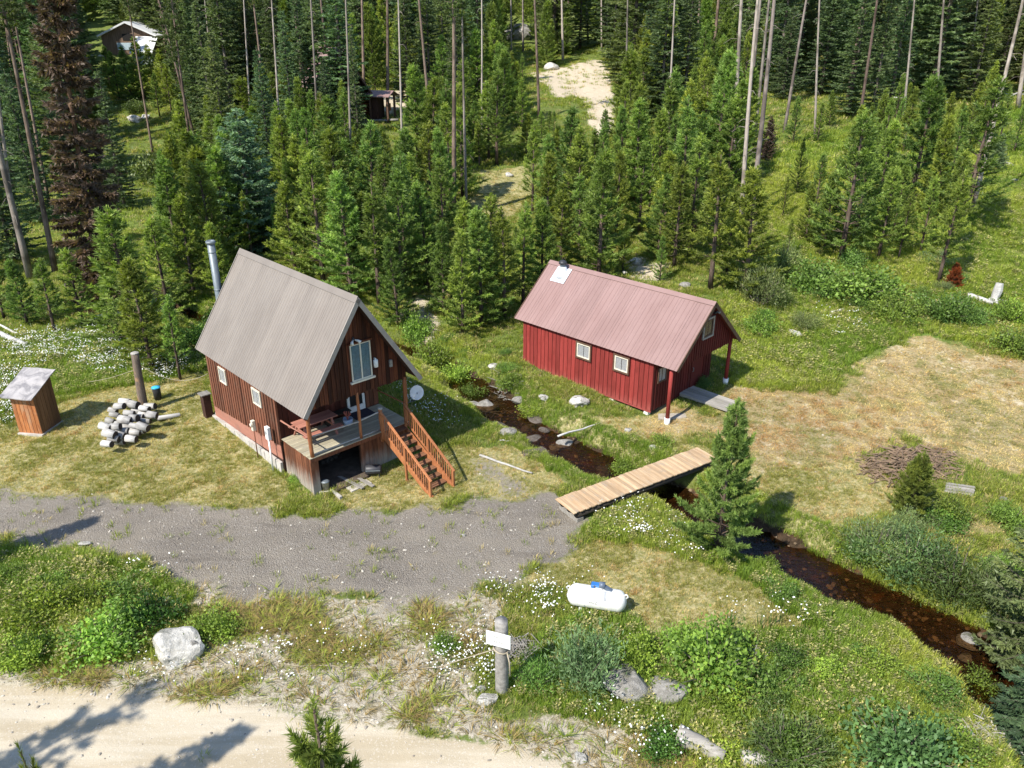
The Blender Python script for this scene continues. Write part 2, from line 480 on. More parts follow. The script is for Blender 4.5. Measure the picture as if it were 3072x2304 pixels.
SL = base_z(SX, SY); SL = np.convolve(np.pad(SL, 12, mode='edge'), np.ones(25) / 25, 'valid') - .62
def stream(x, y):                # distance beyond the water's edge, water level
    x = np.ravel(x); y = np.ravel(y)
    D = np.full(x.shape, 99.0); L = np.zeros(x.shape)
    near = np.where((y < 110) & (x > SX.min() - 6))[0]
    for c in np.array_split(near, max(1, len(near) // 20000)):
        d = np.hypot(x[c, None] - SX[None], y[c, None] - SY[None]); i = d.argmin(1)
        D[c] = d[np.arange(len(c)), i] - SW[i]; L[c] = SL[i]
    return D, L
def terr(x, y):
    shp = np.shape(x); z = np.ravel(base_z(x, y)); D, L = stream(x, y)
    D = D + (fbm(np.ravel(x) * 1.4, np.ravel(y) * 1.4, 21, 3) - .5) * 1.15
    bank = sstep(-.15, .75, D)
    bed = L - .10 - .28 * sstep(0, -.9, D)
    z = np.where(D < .75, bed * (1 - bank) + z * bank, z)
    return z.reshape(shp)

def graded(lo, hi, d0, d1, step, g):
    mid = list(np.arange(d0, d1, step)); a = [];  v, s = d0, step
    while v > lo: s *= g; v -= s; a.append(v)
    b = []; v, s = mid[-1], step
    while v < hi: s *= g; v += s; b.append(v)
    return np.array(a[::-1] + mid + b)
GX = graded(-500, 500, -27, 29, .21, 1.07)
GY = graded(-60, 620, 11, 52, .21, 1.035)
XX, YY = np.meshgrid(GX, GY)
ZZ = terr(XX, YY)
SD, SLV = stream(XX, YY); SD = SD.reshape(XX.shape)

def wpoly(pts, z=None):
    return np.array([((at(*q) if z is None else atz(*q, z)).xy) for q in pts])
def sdpoly(P, x, y):
    x = np.ravel(x); y = np.ravel(y); n = len(P)
    d2 = np.full(x.shape, 1e9); ins = np.zeros(x.shape, bool)
    for i in range(n):
        a, b = P[i], P[(i + 1) % n]; ex, ey = b[0] - a[0], b[1] - a[1]
        t = np.clip(((x - a[0]) * ex + (y - a[1]) * ey) / max(ex * ex + ey * ey, 1e-9), 0, 1)
        d2 = np.minimum(d2, (x - a[0] - ex * t) ** 2 + (y - a[1] - ey * t) ** 2)
        c = ((a[1] > y) != (b[1] > y)); xi = ex * (y - a[1]) / (ey if abs(ey) > 1e-9 else 1e-9) + a[0]
        ins ^= c & (x < xi)
    return np.where(ins, -1, 1) * np.sqrt(d2)
def region(polys, soft=.5, warp=1.2, wf=.55, seed=1):
    m = np.zeros(XX.shape)
    for P in polys:
        W = wpoly(P); lo, hi = W.min(0) - 6, W.max(0) + 6
        jx = np.where((GX > lo[0]) & (GX < hi[0]))[0]; jy = np.where((GY > lo[1]) & (GY < hi[1]))[0]
        if len(jx) == 0 or len(jy) == 0: continue
        sl = np.ix_(jy, jx); x, y = XX[sl], YY[sl]
        s = sdpoly(W, x, y).reshape(x.shape) + (fbm(x * wf, y * wf, seed, 5) - .5) * 2 * warp
        m[sl] = np.maximum(m[sl], sstep(soft, -soft, s))
    return m
R = {}
R['gravel'] = region([[(-500, 1040), (0, 1062), (130, 1070), (300, 1080), (450, 1098), (600, 1108), (760, 1112), (870, 1108), (960, 1088), (1070, 1076), (1195, 1072),
    (1245, 1105), (1262, 1150), (1230, 1195), (1150, 1235), (1080, 1265), (1000, 1292), (880, 1300), (700, 1290), (520, 1275), (420, 1262), (375, 1240), (325, 1212), (225, 1196), (100, 1190), (0, 1172), (-500, 1150)]], 1.2, 1.0, .8)
R['gravel'] = np.maximum(R['gravel'], region([[(1000, 985), (1060, 975), (1120, 1010), (1160, 1030), (1160, 1075), (1080, 1080), (1010, 1030)]], .9, .9) * .55)
R['road'] = region([[(-900, 1425), (0, 1482), (200, 1488), (400, 1505), (560, 1528), (700, 1555), (850, 1572), (1000, 1592), (1100, 1612), (1220, 1648), (1300, 1700), (1500, 1850), (1600, 2200), (-900, 2200)]], .45, .35)
R['fringe'] = region([[(380, 1255), (520, 1270), (700, 1285), (880, 1290), (1010, 1285), (1080, 1300), (1075, 1360), (1040, 1420), (1040, 1520), (1120, 1600), (1330, 1680), (1000, 1600), (560, 1535), (0, 1488), (-300, 1470), (-300, 1440), (0, 1450), (180, 1440), (330, 1430), (430, 1400), (470, 1350), (400, 1300)],
    [(1040, 1570), (1210, 1545), (1480, 1610), (1600, 1659), (1650, 1750), (1280, 1700)]], .7, .6)
R['dry'] = region([[(1560, 850), (1790, 842), (1850, 788), (1960, 740), (2080, 742), (2300, 812), (2400, 1030), (2150, 1005), (1980, 962), (1850, 990), (1780, 1015), (1640, 1020), (1600, 965), (1520, 940), (1400, 925), (1430, 880), (1560, 885)],
    [(1970, 1110), (2030, 1090), (2180, 1150), (2160, 1190), (2060, 1160)]], 1.3, 1.4)
R['semi'] = region([[(1230, 900), (1420, 900), (1500, 960), (1640, 1000), (1850, 990), (2000, 1080), (1800, 1130), (1640, 1090), (1500, 1000), (1330, 980), (1250, 950)],
    [(700, 1078), (880, 1010), (985, 955), (1090, 968), (1190, 1000), (1240, 1040), (1190, 1075), (1070, 1080), (930, 1095), (780, 1115)],
    [(-300, 1010), (0, 985), (150, 975), (440, 950), (470, 890), (660, 1085), (560, 1108), (300, 1082), (0, 1065), (-300, 1055)],
    [(1040, 370), (1150, 360), (1140, 420), (1080, 480), (1020, 440)], [(1695, 585), (1722, 585), (1800, 700), (1880, 780), (1850, 800), (1790, 770), (1735, 690)],
    [(1640, 1100), (1700, 1060), (1830, 1140), (1800, 1200), (1700, 1150)]], .8, .9)
R['lawn'] = region([[(-300, 930), (0, 915), (150, 860), (440, 800), (450, 880), (660, 1080), (560, 1105), (300, 1080), (0, 1065), (-300, 1050)],
    [(1220, 1190), (1330, 1160), (1500, 1195), (1650, 1255), (1800, 1325), (1900, 1385), (1830, 1400), (1700, 1360), (1560, 1365), (1420, 1385), (1340, 1335), (1240, 1265), (1080, 1270), (1150, 1230)]], .6, .6)
R['lush'] = region([[(-300, 1175), (0, 1182), (230, 1205), (330, 1222), (400, 1300), (390, 1370), (330, 1405), (200, 1430), (0, 1445), (-300, 1440)],
    [(1080, 1440), (1160, 1380), (1290, 1330), (1420, 1385), (1560, 1370), (1700, 1370), (1830, 1402), (1900, 1392), (2100, 1430), (2400, 1500), (2400, 1900), (1560, 1720), (1480, 1600), (1210, 1540), (1080, 1500)],
    [(1260, 1090), (1400, 1080), (1500, 1150), (1600, 1220), (1740, 1280), (1860, 1340), (2000, 1390), (1960, 1420), (1800, 1370), (1640, 1280), (1500, 1215), (1330, 1165), (1260, 1150)],
    [(1600, 840), (1560, 800), (1570, 640), (1650, 560), (1650, 480), (1640, 380), (1720, 300), (2000, 250), (2400, 215), (2400, 800), (2130, 745), (1960, 730), (1850, 780), (1790, 835)],
    [(-300, 740), (100, 720), (440, 760), (445, 800), (150, 855), (0, 900), (-300, 930)]], .7, .7)
R['sand'] = region([[(862, 650), (925, 640), (960, 715), (905, 742)], [(1150, 158), (1305, 128), (1325, 185), (1200, 212)], [(1250, 200), (1330, 190), (1320, 300), (1280, 290)], [(815, 200), (880, 196), (890, 240), (818, 242)],
    [(1290, -12), (1440, -14), (1440, 12), (1300, 8)], [(1350, 560), (1450, 570), (1440, 610), (1360, 600)]], 1.0, 1.0)
R['strawbank'] = region([[(1640, 1120), (1700, 1100), (1780, 1170), (1850, 1210), (1800, 1215), (1700, 1160)], [(1180, 900), (1260, 890), (1330, 940), (1280, 960)]], .8, .6)
R['bed'] = sstep(.35, -.05, SD)
far = sstep(40, 52, YY) * (1 - R['lush'])
R['forest'] = far
def look(name_or_arr, x, y):
    A = R[name_or_arr] if isinstance(name_or_arr, str) else name_or_arr
    i = np.clip(np.searchsorted(GX, x) - 1, 0, len(GX) - 2); j = np.clip(np.searchsorted(GY, y) - 1, 0, len(GY) - 2)
    u = np.clip((x - GX[i]) / (GX[i+1] - GX[i]), 0, 1); v = np.clip((y - GY[j]) / (GY[j+1] - GY[j]), 0, 1)
    return (A[j, i] * (1-u) + A[j, i+1] * u) * (1-v) + (A[j+1, i] * (1-u) + A[j+1, i+1] * u) * v
def gz(x, y): return float(look(ZZ, np.array([x]), np.array([y]))[0])
def ground_at(px, py):
    q = at(px, py); q.z = gz(q.x, q.y); return q

nt = NT('ground_cover')
pos = nt.n('ShaderNodeNewGeometry').outputs['Position']
A1 = nt.n('ShaderNodeAttribute', attribute_name='wa'); A2 = nt.n('ShaderNodeAttribute', attribute_name='wb')
s1 = nt.n('ShaderNodeSeparateColor'); nt.set(s1.inputs[0], A1.outputs['Color'])
s2 = nt.n('ShaderNodeSeparateColor'); nt.set(s2.inputs[0], A2.outputs['Color'])
gravel, road, dry = s1.outputs; lush, sand, bed = s2.outputs
fringe, semi = A1.outputs['Alpha'], A2.outputs['Alpha']
nA = nt.noise(pos, .35, 4, .6); nB = nt.noise(pos, 1.6, 5, .7); nC = nt.noise(pos, 7, 4, .7); nD = nt.noise(pos, 28, 3, .7); nE = nt.noise(pos, 90, 2, .6)
def hard(w, n, lo=.35, hi=.65, amt=.8):      # let fine noise break up the edge of a mask
    return nt.ramp(nt.math('ADD', w, nt.math('MULTIPLY', nt.math('SUBTRACT', n, .5), amt)), lo, hi)
green = nt.mix(nt.ramp(nB, .3, .7), (.10, .15, .03), (.17, .205, .05))
green = nt.mix(nt.ramp(nC, .5, .72, 0, .8), green, (.15, .135, .06))
green = nt.mix(nt.ramp(nA, .45, .7, 0, .45), green, (.12, .09, .05))
lushc = nt.mix(nt.ramp(nC, .35, .7), (.085, .15, .024), (.16, .225, .042))
col = nt.mix(hard(lush, nB), green, lushc)
semic = nt.mix(nt.ramp(nC, .35, .68), (.24, .225, .075), (.50, .43, .24))
semic = nt.mix(nt.ramp(nB, .45, .65, 0, .6), semic, (.10, .125, .03))
semic = nt.mix(nt.ramp(nt.noise(pos, 2.3, 4, .6, .5), .62, .74, 0, .7), semic, (.40, .24, .12))
col = nt.mix(hard(semi, nB), col, semic)
dryc = nt.mix(nt.ramp(nC, .3, .7), (.30, .228, .115), (.46, .37, .215))
dryc = nt.mix(nt.ramp(nB, .52, .66, 0, .9), dryc, (.58, .50, .36))
dryc = nt.mix(nt.ramp(nA, .48, .66, 0, .5), dryc, (.33, .225, .11))
dryc = nt.mix(nt.ramp(nt.noise(pos, .55, 5, .65, .6), .5, .62, 0, .75), dryc, (.21, .205, .07))
dryc = nt.mix(nt.ramp(nD, .55, .75, 0, .6), dryc, (.13, .085, .035))
col = nt.mix(hard(dry, nB, amt=.9), col, dryc)
frc = nt.mix(nt.ramp(nC, .35, .6), (.28, .235, .155), (.52, .465, .37))
frc = nt.mix(nt.ramp(nB, .55, .7, 0, .6), frc, (.24, .2, .09))
frc = nt.mix(nt.ramp(nD, .55, .7, 0, .6), frc, (.17, .13, .085))
col = nt.mix(hard(fringe, nC), col, frc)
sandc = nt.mix(nt.ramp(nC, .35, .65), (.46, .38, .27), (.60, .52, .40))
sandc = nt.mix(nt.ramp(nB, .55, .68, 0, .7), sandc, (.22, .18, .10))
col = nt.mix(hard(sand, nC), col, sandc)
vs = nt.voro(pos, 26, 'Color'); vd = nt.voro(pos, 26); vs2 = nt.voro(pos, 60, 'Color')
bw = nt.n('ShaderNodeRGBToBW'); nt.set(bw.inputs[0], vs); bw2 = nt.n('ShaderNodeRGBToBW'); nt.set(bw2.inputs[0], vs2)
grc = nt.mix(bw2.outputs[0], (.165, .141, .113), (.36, .317, .262))
grc = nt.mix(nt.ramp(bw.outputs[0], .72, .8, 0, .5), grc, (.40, .375, .34))
grc = nt.mix(nt.ramp(nB, .5, .68, 0, .45), grc, (.27, .232, .18))
grc = nt.mix(nt.ramp(nA, .4, .68, 0, .3), grc, (.135, .118, .102))
grc = nt.mix(nt.ramp(nB, .64, .74, 0, .5), grc, (.27, .235, .13))
gst = nt.noise(nt.scalevec(pos, (.14, .9, 1)), 1.3, 4, .6, .3)
grc = nt.mix(nt.ramp(gst, .5, .66, 0, .6), grc, (.30, .262, .212))
grc = nt.mix(nt.ramp(gst, .44, .3, 0, .5), grc, (.16, .138, .113))
col = nt.mix(hard(gravel, nC, amt=1.0), col, grc)
rv = nt.noise(nt.scalevec(pos, (.10, 1.0, 1)), 1.6, 4, .6)
rdc = nt.mix(nt.ramp(rv, .35, .65), (.40, .335, .235), (.49, .43, .33))
rdc = nt.mix(nt.ramp(nD, .5, .75, 0, .35), rdc, (.40, .33, .24))
rdc = nt.mix(nt.ramp(bw.outputs[0], .78, .84, 0, .45), rdc, (.55, .5, .42))
rdc = nt.mix(nt.ramp(nB, .6, .75, 0, .3), rdc, (.47, .36, .22))
col = nt.mix(hard(road, nC, amt=.6), col, rdc)
st = nt.voro(pos, 7.5, 'Color'); bw3 = nt.n('ShaderNodeRGBToBW'); nt.set(bw3.inputs[0], st)
bdc = nt.mix(bw3.outputs[0], (.030, .021, .013), (.082, .055, .033))
bdc = nt.mix(nt.ramp(nB, .5, .68, 0, .7), bdc, (.15, .065, .024))
col = nt.mix(nt.ramp(bed, .25, .6), col, bdc)
hgt = nt.math('ADD', nt.math('ADD', nC, nt.math('MULTIPLY', nD, .6)), nt.math('MULTIPLY', nE, .4))
stone = nt.math('MAXIMUM', gravel, nt.math('MULTIPLY', bed, .8))
hgt = nt.math('ADD', hgt, nt.math('MULTIPLY', nt.math('MULTIPLY', vd, -1.2), stone))
b1 = nt.n('ShaderNodeBump'); nt.set(b1.inputs['Height'], hgt); b1.inputs['Distance'].default_value = .07
nt.set(b1.inputs['Strength'], nt.ramp(road, 0, 1, .8, .3))
nt.pbr(col, .95, 0, .12, b1.outputs[0])
M['ground'] = nt.m

nx, ny = len(GX), len(GY)
VALL = np.stack([XX.ravel(), YY.ravel(), ZZ.ravel()], 1)
ii, jj = np.meshgrid(np.arange(nx - 1), np.arange(ny - 1))
q0 = (jj * nx + ii).ravel()
QALL = np.stack([q0, q0 + 1, q0 + nx + 1, q0 + nx], 1)
def facemask(A): return A.ravel()[QALL].mean(1)
cls = np.zeros(len(QALL), int)
cls[facemask(R['dry']) > .5] = 3
cls[facemask(R['gravel']) > .5] = 1
cls[facemask(R['road']) > .5] = 2
cls[facemask(R['bed']) > .5] = 4
wa = np.stack([R['gravel'], R['road'], R['dry'], R['fringe']], -1).reshape(-1, 4)
wb = np.stack([R['lush'], R['sand'], R['bed'], np.maximum(np.maximum(R['semi'], R['lawn'] * .8), R['strawbank'])], -1).reshape(-1, 4)
for c, nm in enumerate(['ground', 'gravel_driveway', 'dirt_road', 'mown_meadow', 'stream_bed']):
    q = QALL[cls == c]; used, inv = np.unique(q.ravel(), return_inverse=True)
    m = bpy.data.meshes.new(nm)
    m.vertices.add(len(used)); m.vertices.foreach_set('co', VALL[used].ravel())
    m.loops.add(inv.size); m.loops.foreach_set('vertex_index', inv.astype(np.int32))
    m.polygons.add(len(q)); m.polygons.foreach_set('loop_start', np.arange(0, inv.size, 4, dtype=np.int32))
    m.polygons.foreach_set('use_smooth', np.ones(len(q), bool))
    for an, arr in (('wa', wa), ('wb', wb)):
        t = m.attributes.new(an, 'FLOAT_COLOR', 'POINT'); t.data.foreach_set('color', arr[used].astype(np.float32).ravel())
    m.materials.append(M['ground']); m.update(); m.validate()
    tag(newobj(nm, m), kind='structure')

# water sheet
w = MB(); n = len(SX)
tx, ty = np.gradient(SX), np.gradient(SY); tl = np.hypot(tx, ty); tx /= tl; ty /= tl
for i in range(0, n, 2):
    for s in (-1.35, -.45, .45, 1.35):
        w.v.append((SX[i] - ty[i] * SW[i] * s, SY[i] + tx[i] * SW[i] * s, SL[i]))
rows = len(w.v) // 4
for i in range(rows - 1):
    for k in range(3): w.f.append((i*4+k, i*4+k+1, i*4+4+k+1, i*4+4+k))
wm = bpy.data.meshes.new('stream'); wm.from_pydata(w.v, [], w.f); wm.update()
if wm.polygons[0].normal.z < 0: wm.flip_normals()
wm.polygons.foreach_set('use_smooth', [True] * len(wm.polygons)); wm.materials.append(M['water'])
tag(newobj('stream', wm), kind='structure')
# ------------------------------------------------------------ brown steep-roofed cabin
def gable_roof(cab, L, w, ze, zr, mat, trim, npan, x0=0.0, rib=.225, thick=.07, under=M['core'], rh=.018):
    sl = math.hypot(w, zr - ze); rf = None
    for s in (-1, 1):
        e = Vector((0, s * w / sl, -(zr - ze) / sl)); nrm = Vector((0, s * (zr - ze) / sl, w / sl))
        P = lambda x, t, h: Vector((x, 0, zr)) + e * t + nrm * h
        mb = MB(); mb.hexa([P(x0, .02, -thick), P(x0+L, .02, -thick), P(x0+L, sl, -thick), P(x0, sl, -thick)], [P(x0, .02, -.012), P(x0+L, .02, -.012), P(x0+L, sl, -.012), P(x0, sl, -.012)])
        rf = mb.build('roof', under, cab)
        pw = L / npan
        for i in range(npan):
            a0, a1 = x0 + i * pw + .004, x0 + (i + 1) * pw - .004
            nr = max(1, round((a1 - a0) / rib)); prof_ = [(a0, .012)]
            dz = random.uniform(-.003, .003)
            for k in range(nr):
                c = a0 + .02 + (a1 - a0 - .04) * (k + .5) / nr if nr > 1 else a0 + .03
                prof_ += [(c - .03, .012), (c - .014, .012 + rh), (c + .014, .012 + rh), (c + .03, .012)]
            prof_ += [(a1, .012)]
            pts = [P(x, 0.0, h + dz) for x, h in prof_] + [P(a1, 0.0, 0), P(a0, 0, 0)]
            pt2 = [P(x, sl + .04, h + dz) for x, h in prof_] + [P(a1, sl + .04, 0), P(a0, sl + .04, 0)]
            MB().poly(pts, pt2).build('roof_panel', mat, rf)
        for xe in (x0 - .02, x0 + L + .02):
            MB().beam(P(xe, .0, -.05), P(xe, sl + .02, -.05), .04, .19, nrm).build('rake_board', trim, cab)
    e0 = Vector((0, w / sl, -(zr - ze) / sl)); n0 = Vector((0, (zr - ze) / sl, w / sl)); e1 = Vector((0, -e0.y, e0.z)); n1 = Vector((0, -n0.y, n0.z))
    top = Vector((x0 - .03, 0, zr)); X = Vector((L + .06, 0, 0)); h = .055
    apex = Vector((0, 0, h / n0.z)); lo = Vector((0, 0, (h - .02) / n0.z))
    a = top + e0 * .2 + n0 * h; b = top + e1 * .2 + n1 * h
    MB().poly([a, top + apex, b, b - n1 * .02, top + lo, a - n0 * .02], [q + X for q in (a, top + apex, b, b - n1 * .02, top + lo, a - n0 * .02)]).build('ridge_cap', mat, cab)

def plank_wall(parent, axis, fixed, u0, u1, zlo, zhi, mat, width=.25, out=1, t=.028, batten=.055, name='plank', gap=.02):
    """upright boards with a batten over each joint; zlo / zhi are functions of the position along the wall"""
    n = max(1, round((u1 - u0) / width)); wd = (u1 - u0) / n
    for i in range(n):
        a, b = u0 + i * wd + gap / 2, u0 + (i + 1) * wd - gap / 2
        jo = random.uniform(0, .009); zj = random.uniform(-.02, .02)
        mb = MB()
        def slab(p, q, d0, d1):
            za, zb = zlo(p) + zj, zlo(q) + zj; ta, tb = zhi(p), zhi(q)
            if max(ta - za, tb - zb) < .03: return
            ta, tb = max(ta, za + .005), max(tb, zb + .005)
            f0, f1 = fixed + out * d0, fixed + out * d1
            if axis == 'x': mb.hexa([(p, f0, za), (q, f0, zb), (q, f1, zb), (p, f1, za)], [(p, f0, ta), (q, f0, tb), (q, f1, tb), (p, f1, ta)])
            else: mb.hexa([(f0, p, za), (f0, q, zb), (f1, q, zb), (f1, p, za)], [(f0, p, ta), (f0, q, tb), (f1, q, tb), (f1, p, ta)])
        slab(a, b, 0, t + jo)
        if batten and i > 0: slab(a - gap / 2 - batten / 2, a - gap / 2 + batten / 2, t + .011, t + .036)
        if mb.v: mb.build(name, mat, parent)

def window(parent, axis, fixed, u0, u1, z0, z1, out, frame, sill=None, curt='curtain', split=False, fw=.06, depth=.05, name='window'):
    def bx(mb, a, b, c, d, d0, d1):
        lo, hi = sorted((fixed + out * d0, fixed + out * d1))
        return mb.box(a, b, lo, hi, c, d) if axis == 'x' else mb.box(lo, hi, a, b, c, d)
    mb = MB(); bx(mb, u0, u1, z0, z0 + fw, 0, depth); bx(mb, u0, u1, z1 - fw, z1, 0, depth)
    bx(mb, u0, u0 + fw, z0 + fw, z1 - fw, 0, depth); bx(mb, u1 - fw, u1, z0 + fw, z1 - fw, 0, depth)
    if split: bx(mb, (u0 + u1) / 2 - .03, (u0 + u1) / 2 + .03, z0 + fw, z1 - fw, 0, depth - .005)
    wn_ = mb.build(name, frame, parent)
    g = MB(); bx(g, u0 + fw, u1 - fw, z0 + fw, z1 - fw, .018, .024); g.build('pane', M['glass'], wn_)
    # curtains hang behind the glass, in folds, parted a little
    c = MB(); mid = (u0 + u1) / 2
    for a, b in ((u0 + fw, mid - .02), (mid + .02, u1 - fw)):
        nf = 9
        for k in range(nf):
            p, q = a + (b - a) * k / nf, a + (b - a) * (k + 1) / nf
            d0, d1 = (.004, .013) if k % 2 else (.0135, .0045)
            f0, f1 = fixed + out * d0, fixed + out * d1
            v = [(p, f0), (q, f1)]
            c.add([((x, y, z) if axis == 'x' else (y, x, z)) for z in (z0 + fw, z1 - fw) for x, y in v], [(0, 1, 3, 2)])
    c.build('curtain', M[curt], wn_)
    if sill is not None:
        s = MB(); bx(s, u0 - .09, u1 + .09, z0 - .085, z0 - .002, 0, depth + .02); bx(s, u0 - .09, u1 + .09, z1 + .002, z1 + .085, 0, depth + .01)
        bx(s, u0 - .09, u0 - .002, z0, z1, 0, depth + .01); bx(s, u1 + .002, u1 + .09, z0, z1, 0, depth + .01)
        s.build('casing', sill, wn_)
    return wn_

R1 = math.radians(-46.832); O1 = Vector((-12.656, 35.798, 0))
c1, s1_ = math.cos(R1), math.sin(R1)
def L1(a, b, z): return Vector((O1.x + a * c1 - b * s1_, O1.y + a * s1_ + b * c1, z))
cab = empty('cabin', O1, R1, 'tall brown board cabin with steep grey metal roof, front deck and outside stairs', 'cabin')
LEN, WW, ZE, ZR = 9.881, 2.787, 3.538, 7.694; SLP = (ZR - ZE) / WW
zroof = lambda b: ZR - abs(b) * SLP - .14
gable_roof(cab, LEN, WW, ZE, ZR, M['roof_grey'], M['trimgrey'], 12, rh=.017)
BW, DK, A0, A1_, A2_ = 2.47, 1.374, .17, 6.88, 9.2      # wall half width, deck level, back wall, front wall, porch gable
wl = MB()
prof5 = lambda zb: [(-BW, zb), (-BW, zroof(BW)), (0, zroof(0)), (BW, zroof(BW)), (BW, zb)]
wl.poly([(A0, y, z) for y, z in prof5(-.35)], [(A1_, y, z) for y, z in prof5(-.35)])
wl.poly([(A1_, y, z) for y, z in prof5(3.42)], [(A2_, y, z) for y, z in prof5(3.42)])
wall = wl.build('wall', M['core'], cab)
zbot = lambda a: .55 + (a - .19) * .07
plank_wall(wall, 'x', -BW, A0, A1_, zbot, lambda a: zroof(BW) - .01, M['brown'], .25, -1, batten=.08)
plank_wall(wall, 'x', BW, A0, A1_, zbot, lambda a: zroof(BW) - .01, M['brown'], .5, 1)
plank_wall(wall, 'y', A0, -BW, BW, lambda b: .5, zroof, M['brown'], .4, -1)
plank_wall(wall, 'y', A2_, -BW, BW, lambda b: 3.44 - .05 * math.sin(b * 23), zroof, M['brown_gable_shaded'], .2, 1, batten=.06)
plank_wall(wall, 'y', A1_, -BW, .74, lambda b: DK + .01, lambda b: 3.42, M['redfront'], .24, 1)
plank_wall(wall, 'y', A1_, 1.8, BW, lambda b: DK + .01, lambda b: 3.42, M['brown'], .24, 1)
plank_wall(wall, 'y', A1_, .74, 1.8, lambda b: 3.38, lambda b: 3.42, M['brown'], .5, 1, batten=0)
MB().box(A1_ + .0, A1_ + .1, -BW - .09, -BW - .002, DK - .12, zroof(BW) - .02).build('corner_board', M['brown'], cab)
MB().beam((A0, -BW - .012, .16 + .2), (A1_, -BW - .012, .58 + .2), .024, .84, (0, 0, 1)).build('skirt_panel', M['band'], cab)
fd = MB()
n = 14
for i in range(n):
    a, b = A0 - .12 + (A1_ + .1 - A0) * i / n, A0 - .12 + (A1_ + .1 - A0) * (i + 1) / n
    fd.box(a, b - .006, -BW - .13 - random.uniform(0, .03), -BW - .03, -.6, .03 + .015 * i + random.uniform(-.02, .02))
fd.box(A0 - .12, A0 - .03, -BW, BW, -.6, .1)
fd.build('foundation', M['concrete'], cab)
window(cab, 'x', -BW - .06, 1.62, 2.33, 2.32, 3.07, -1, M['cream'], None)
window(cab, 'x', -BW - .06, 4.92, 5.68, 2.38, 3.13, -1, M['cream'], None)
gw = window(cab, 'y', A2_ + .062, -.2, .76, 4.06, 5.64, 1, M['cream'], None, 'curtainteal', True, .05, .05)
MB().box(A2_ + .06, A2_ + .17, -.3, .86, 3.98, 4.055).build('sill', M['cream'], gw)
MB().box(A2_ + .06, A2_ + .15, -.28, .84, 5.645, 5.72).build('head_trim', M['brown_gable_shaded'], gw)
lm = MB().lathe([(.03, 0), (.05, .03), (.05, .1), (.03, .13)], 10, (A2_ + .1, .0, 5.82)).build('lamp', M['darkmetal'], cab, True)
for s in (-1, 1):
    MB().tube([(A2_ + .14, s * .04, 5.84), (A2_ + .22, s * .14, 5.80), (A2_ + .3, s * .2, 5.74)], [.03, .05, .075], 10).build('lamp_head', M['white'], lm, True)
MB().lathe([(.07, 0), (.095, .02), (.095, .3), (.07, .34)], 12, (A2_ + .16, .92, 4.42)).build('light_box', M['white'], cab, True)
MB().tube([(A2_ + .06, .92, 4.78), (A2_ + .16, .92, 4.8), (A2_ + .16, .92, 4.74)], .03, 8).build('light_bracket', M['white'], cab)
MB().box(A2_ + .06, A2_ + .15, 1.62, 1.74, 4.2, 4.5).build('bat_house', M['greywood'], cab)
dr = MB()
for q in ((.82, .94, DK + .05, 3.36), (1.6, 1.72, DK + .05, 3.36)): dr.box(A1_ + .03, A1_ + .09, q[0], q[1], q[2], q[3])
dr.box(A1_ + .03, A1_ + .09, .94, 1.6, DK + .05, DK + .32); dr.box(A1_ + .03, A1_ + .09, .94, 1.6, 3.24, 3.36)
door = dr.build('door', M['white'], cab)
MB().box(A1_ + .04, A1_ + .05, .94, 1.6, DK + .32, 3.24).build('door_pane', M['dark'], door)
MB().tube([(A1_ + .09, 1.66, DK + 1.1), (A1_ + .15, 1.66, DK + 1.1)], .03, 8).build('door_knob', M['steel'], door)
ch = MB().lathe([(.17, 0), (.17, 6.6)], 16, (-.62, -1.08, 1.45)).build('chimney_pipe', M['steel'], cab, True)
for z in (2.6, 4.4, 6.2): MB().lathe([(.178, z), (.185, z + .02), (.178, z + .06)], 16, (-.62, -1.08, 1.45)).build('pipe_band', M['steel'], ch, True)
MB().lathe([(.175, 6.6), (.215, 6.63), (.225, 6.72), (.19, 6.76), (.15, 6.74), (.12, 6.68)], 16, (-.62, -1.08, 1.45)).build('chimney_cap', M['steel'], ch, True)
MB().box(-.8, .1, -1.3, -.86, 1.35, 1.45).build('pipe_bracket', M['darkmetal'], ch)
# deck
dk = MB().box(A1_ + .03, 9.27, -2.38, 2.42, DK - .12, DK - .035).build('deck', M['darkbeam'], cab)
nd = 17
for i in range(nd):
    a = A1_ + .04 + (9.32 - A1_ - .04) * i / nd; b = A1_ + .04 + (9.32 - A1_ - .04) * (i + 1) / nd
    MB().box(a, b - .008, -2.46 + random.uniform(-.01, .01), 2.46 + random.uniform(-.01, .01), DK - .034 + random.uniform(0, .004), DK + random.uniform(-.003, .003)).build('deck_board', M['deck'], dk)
def pole(mb, p, q, r0, r1, n=9, wob=.012):
    p, q = Vector(p), Vector(q); k = 7
    pts = [p.lerp(q, i / k) + Vector((random.uniform(-wob, wob), random.uniform(-wob, wob), random.uniform(-wob, wob) * .3)) for i in range(k + 1)]
    mb.tube(pts, [r0 + (r1 - r0) * i / k + random.uniform(-.006, .006) for i in range(k + 1)], n); return mb
for b_, r_ in ((-2.3, .085), (0.02, .068), (2.38, .1)):
    pole(MB(), (9.2, b_, DK), (9.2, b_, min(3.5, zroof(b_))), r_, r_ * .92).build('porch_post', M['log'], cab, True)
pole(MB(), (9.22, 1.04, DK - .5), (9.22, 1.04, 2.42), .085, .08).build('porch_post', M['log'], cab, True)
MB().lathe([(.1, 0), (.11, .05), (.07, .09)], 9, (9.22, 1.04, 2.4)).build('post_cap', M['greywood'], cab)
pole(MB(), (9.2, -2.28, 2.28), (9.2, 0.0, 2.17), .03, .035).build('porch_rail', M['greyrail'], cab, True)
pole(MB(), (9.2, .04, 2.2), (9.2, 1.02, 2.28), .033, .03).build('porch_rail', M['greyrail'], cab, True)
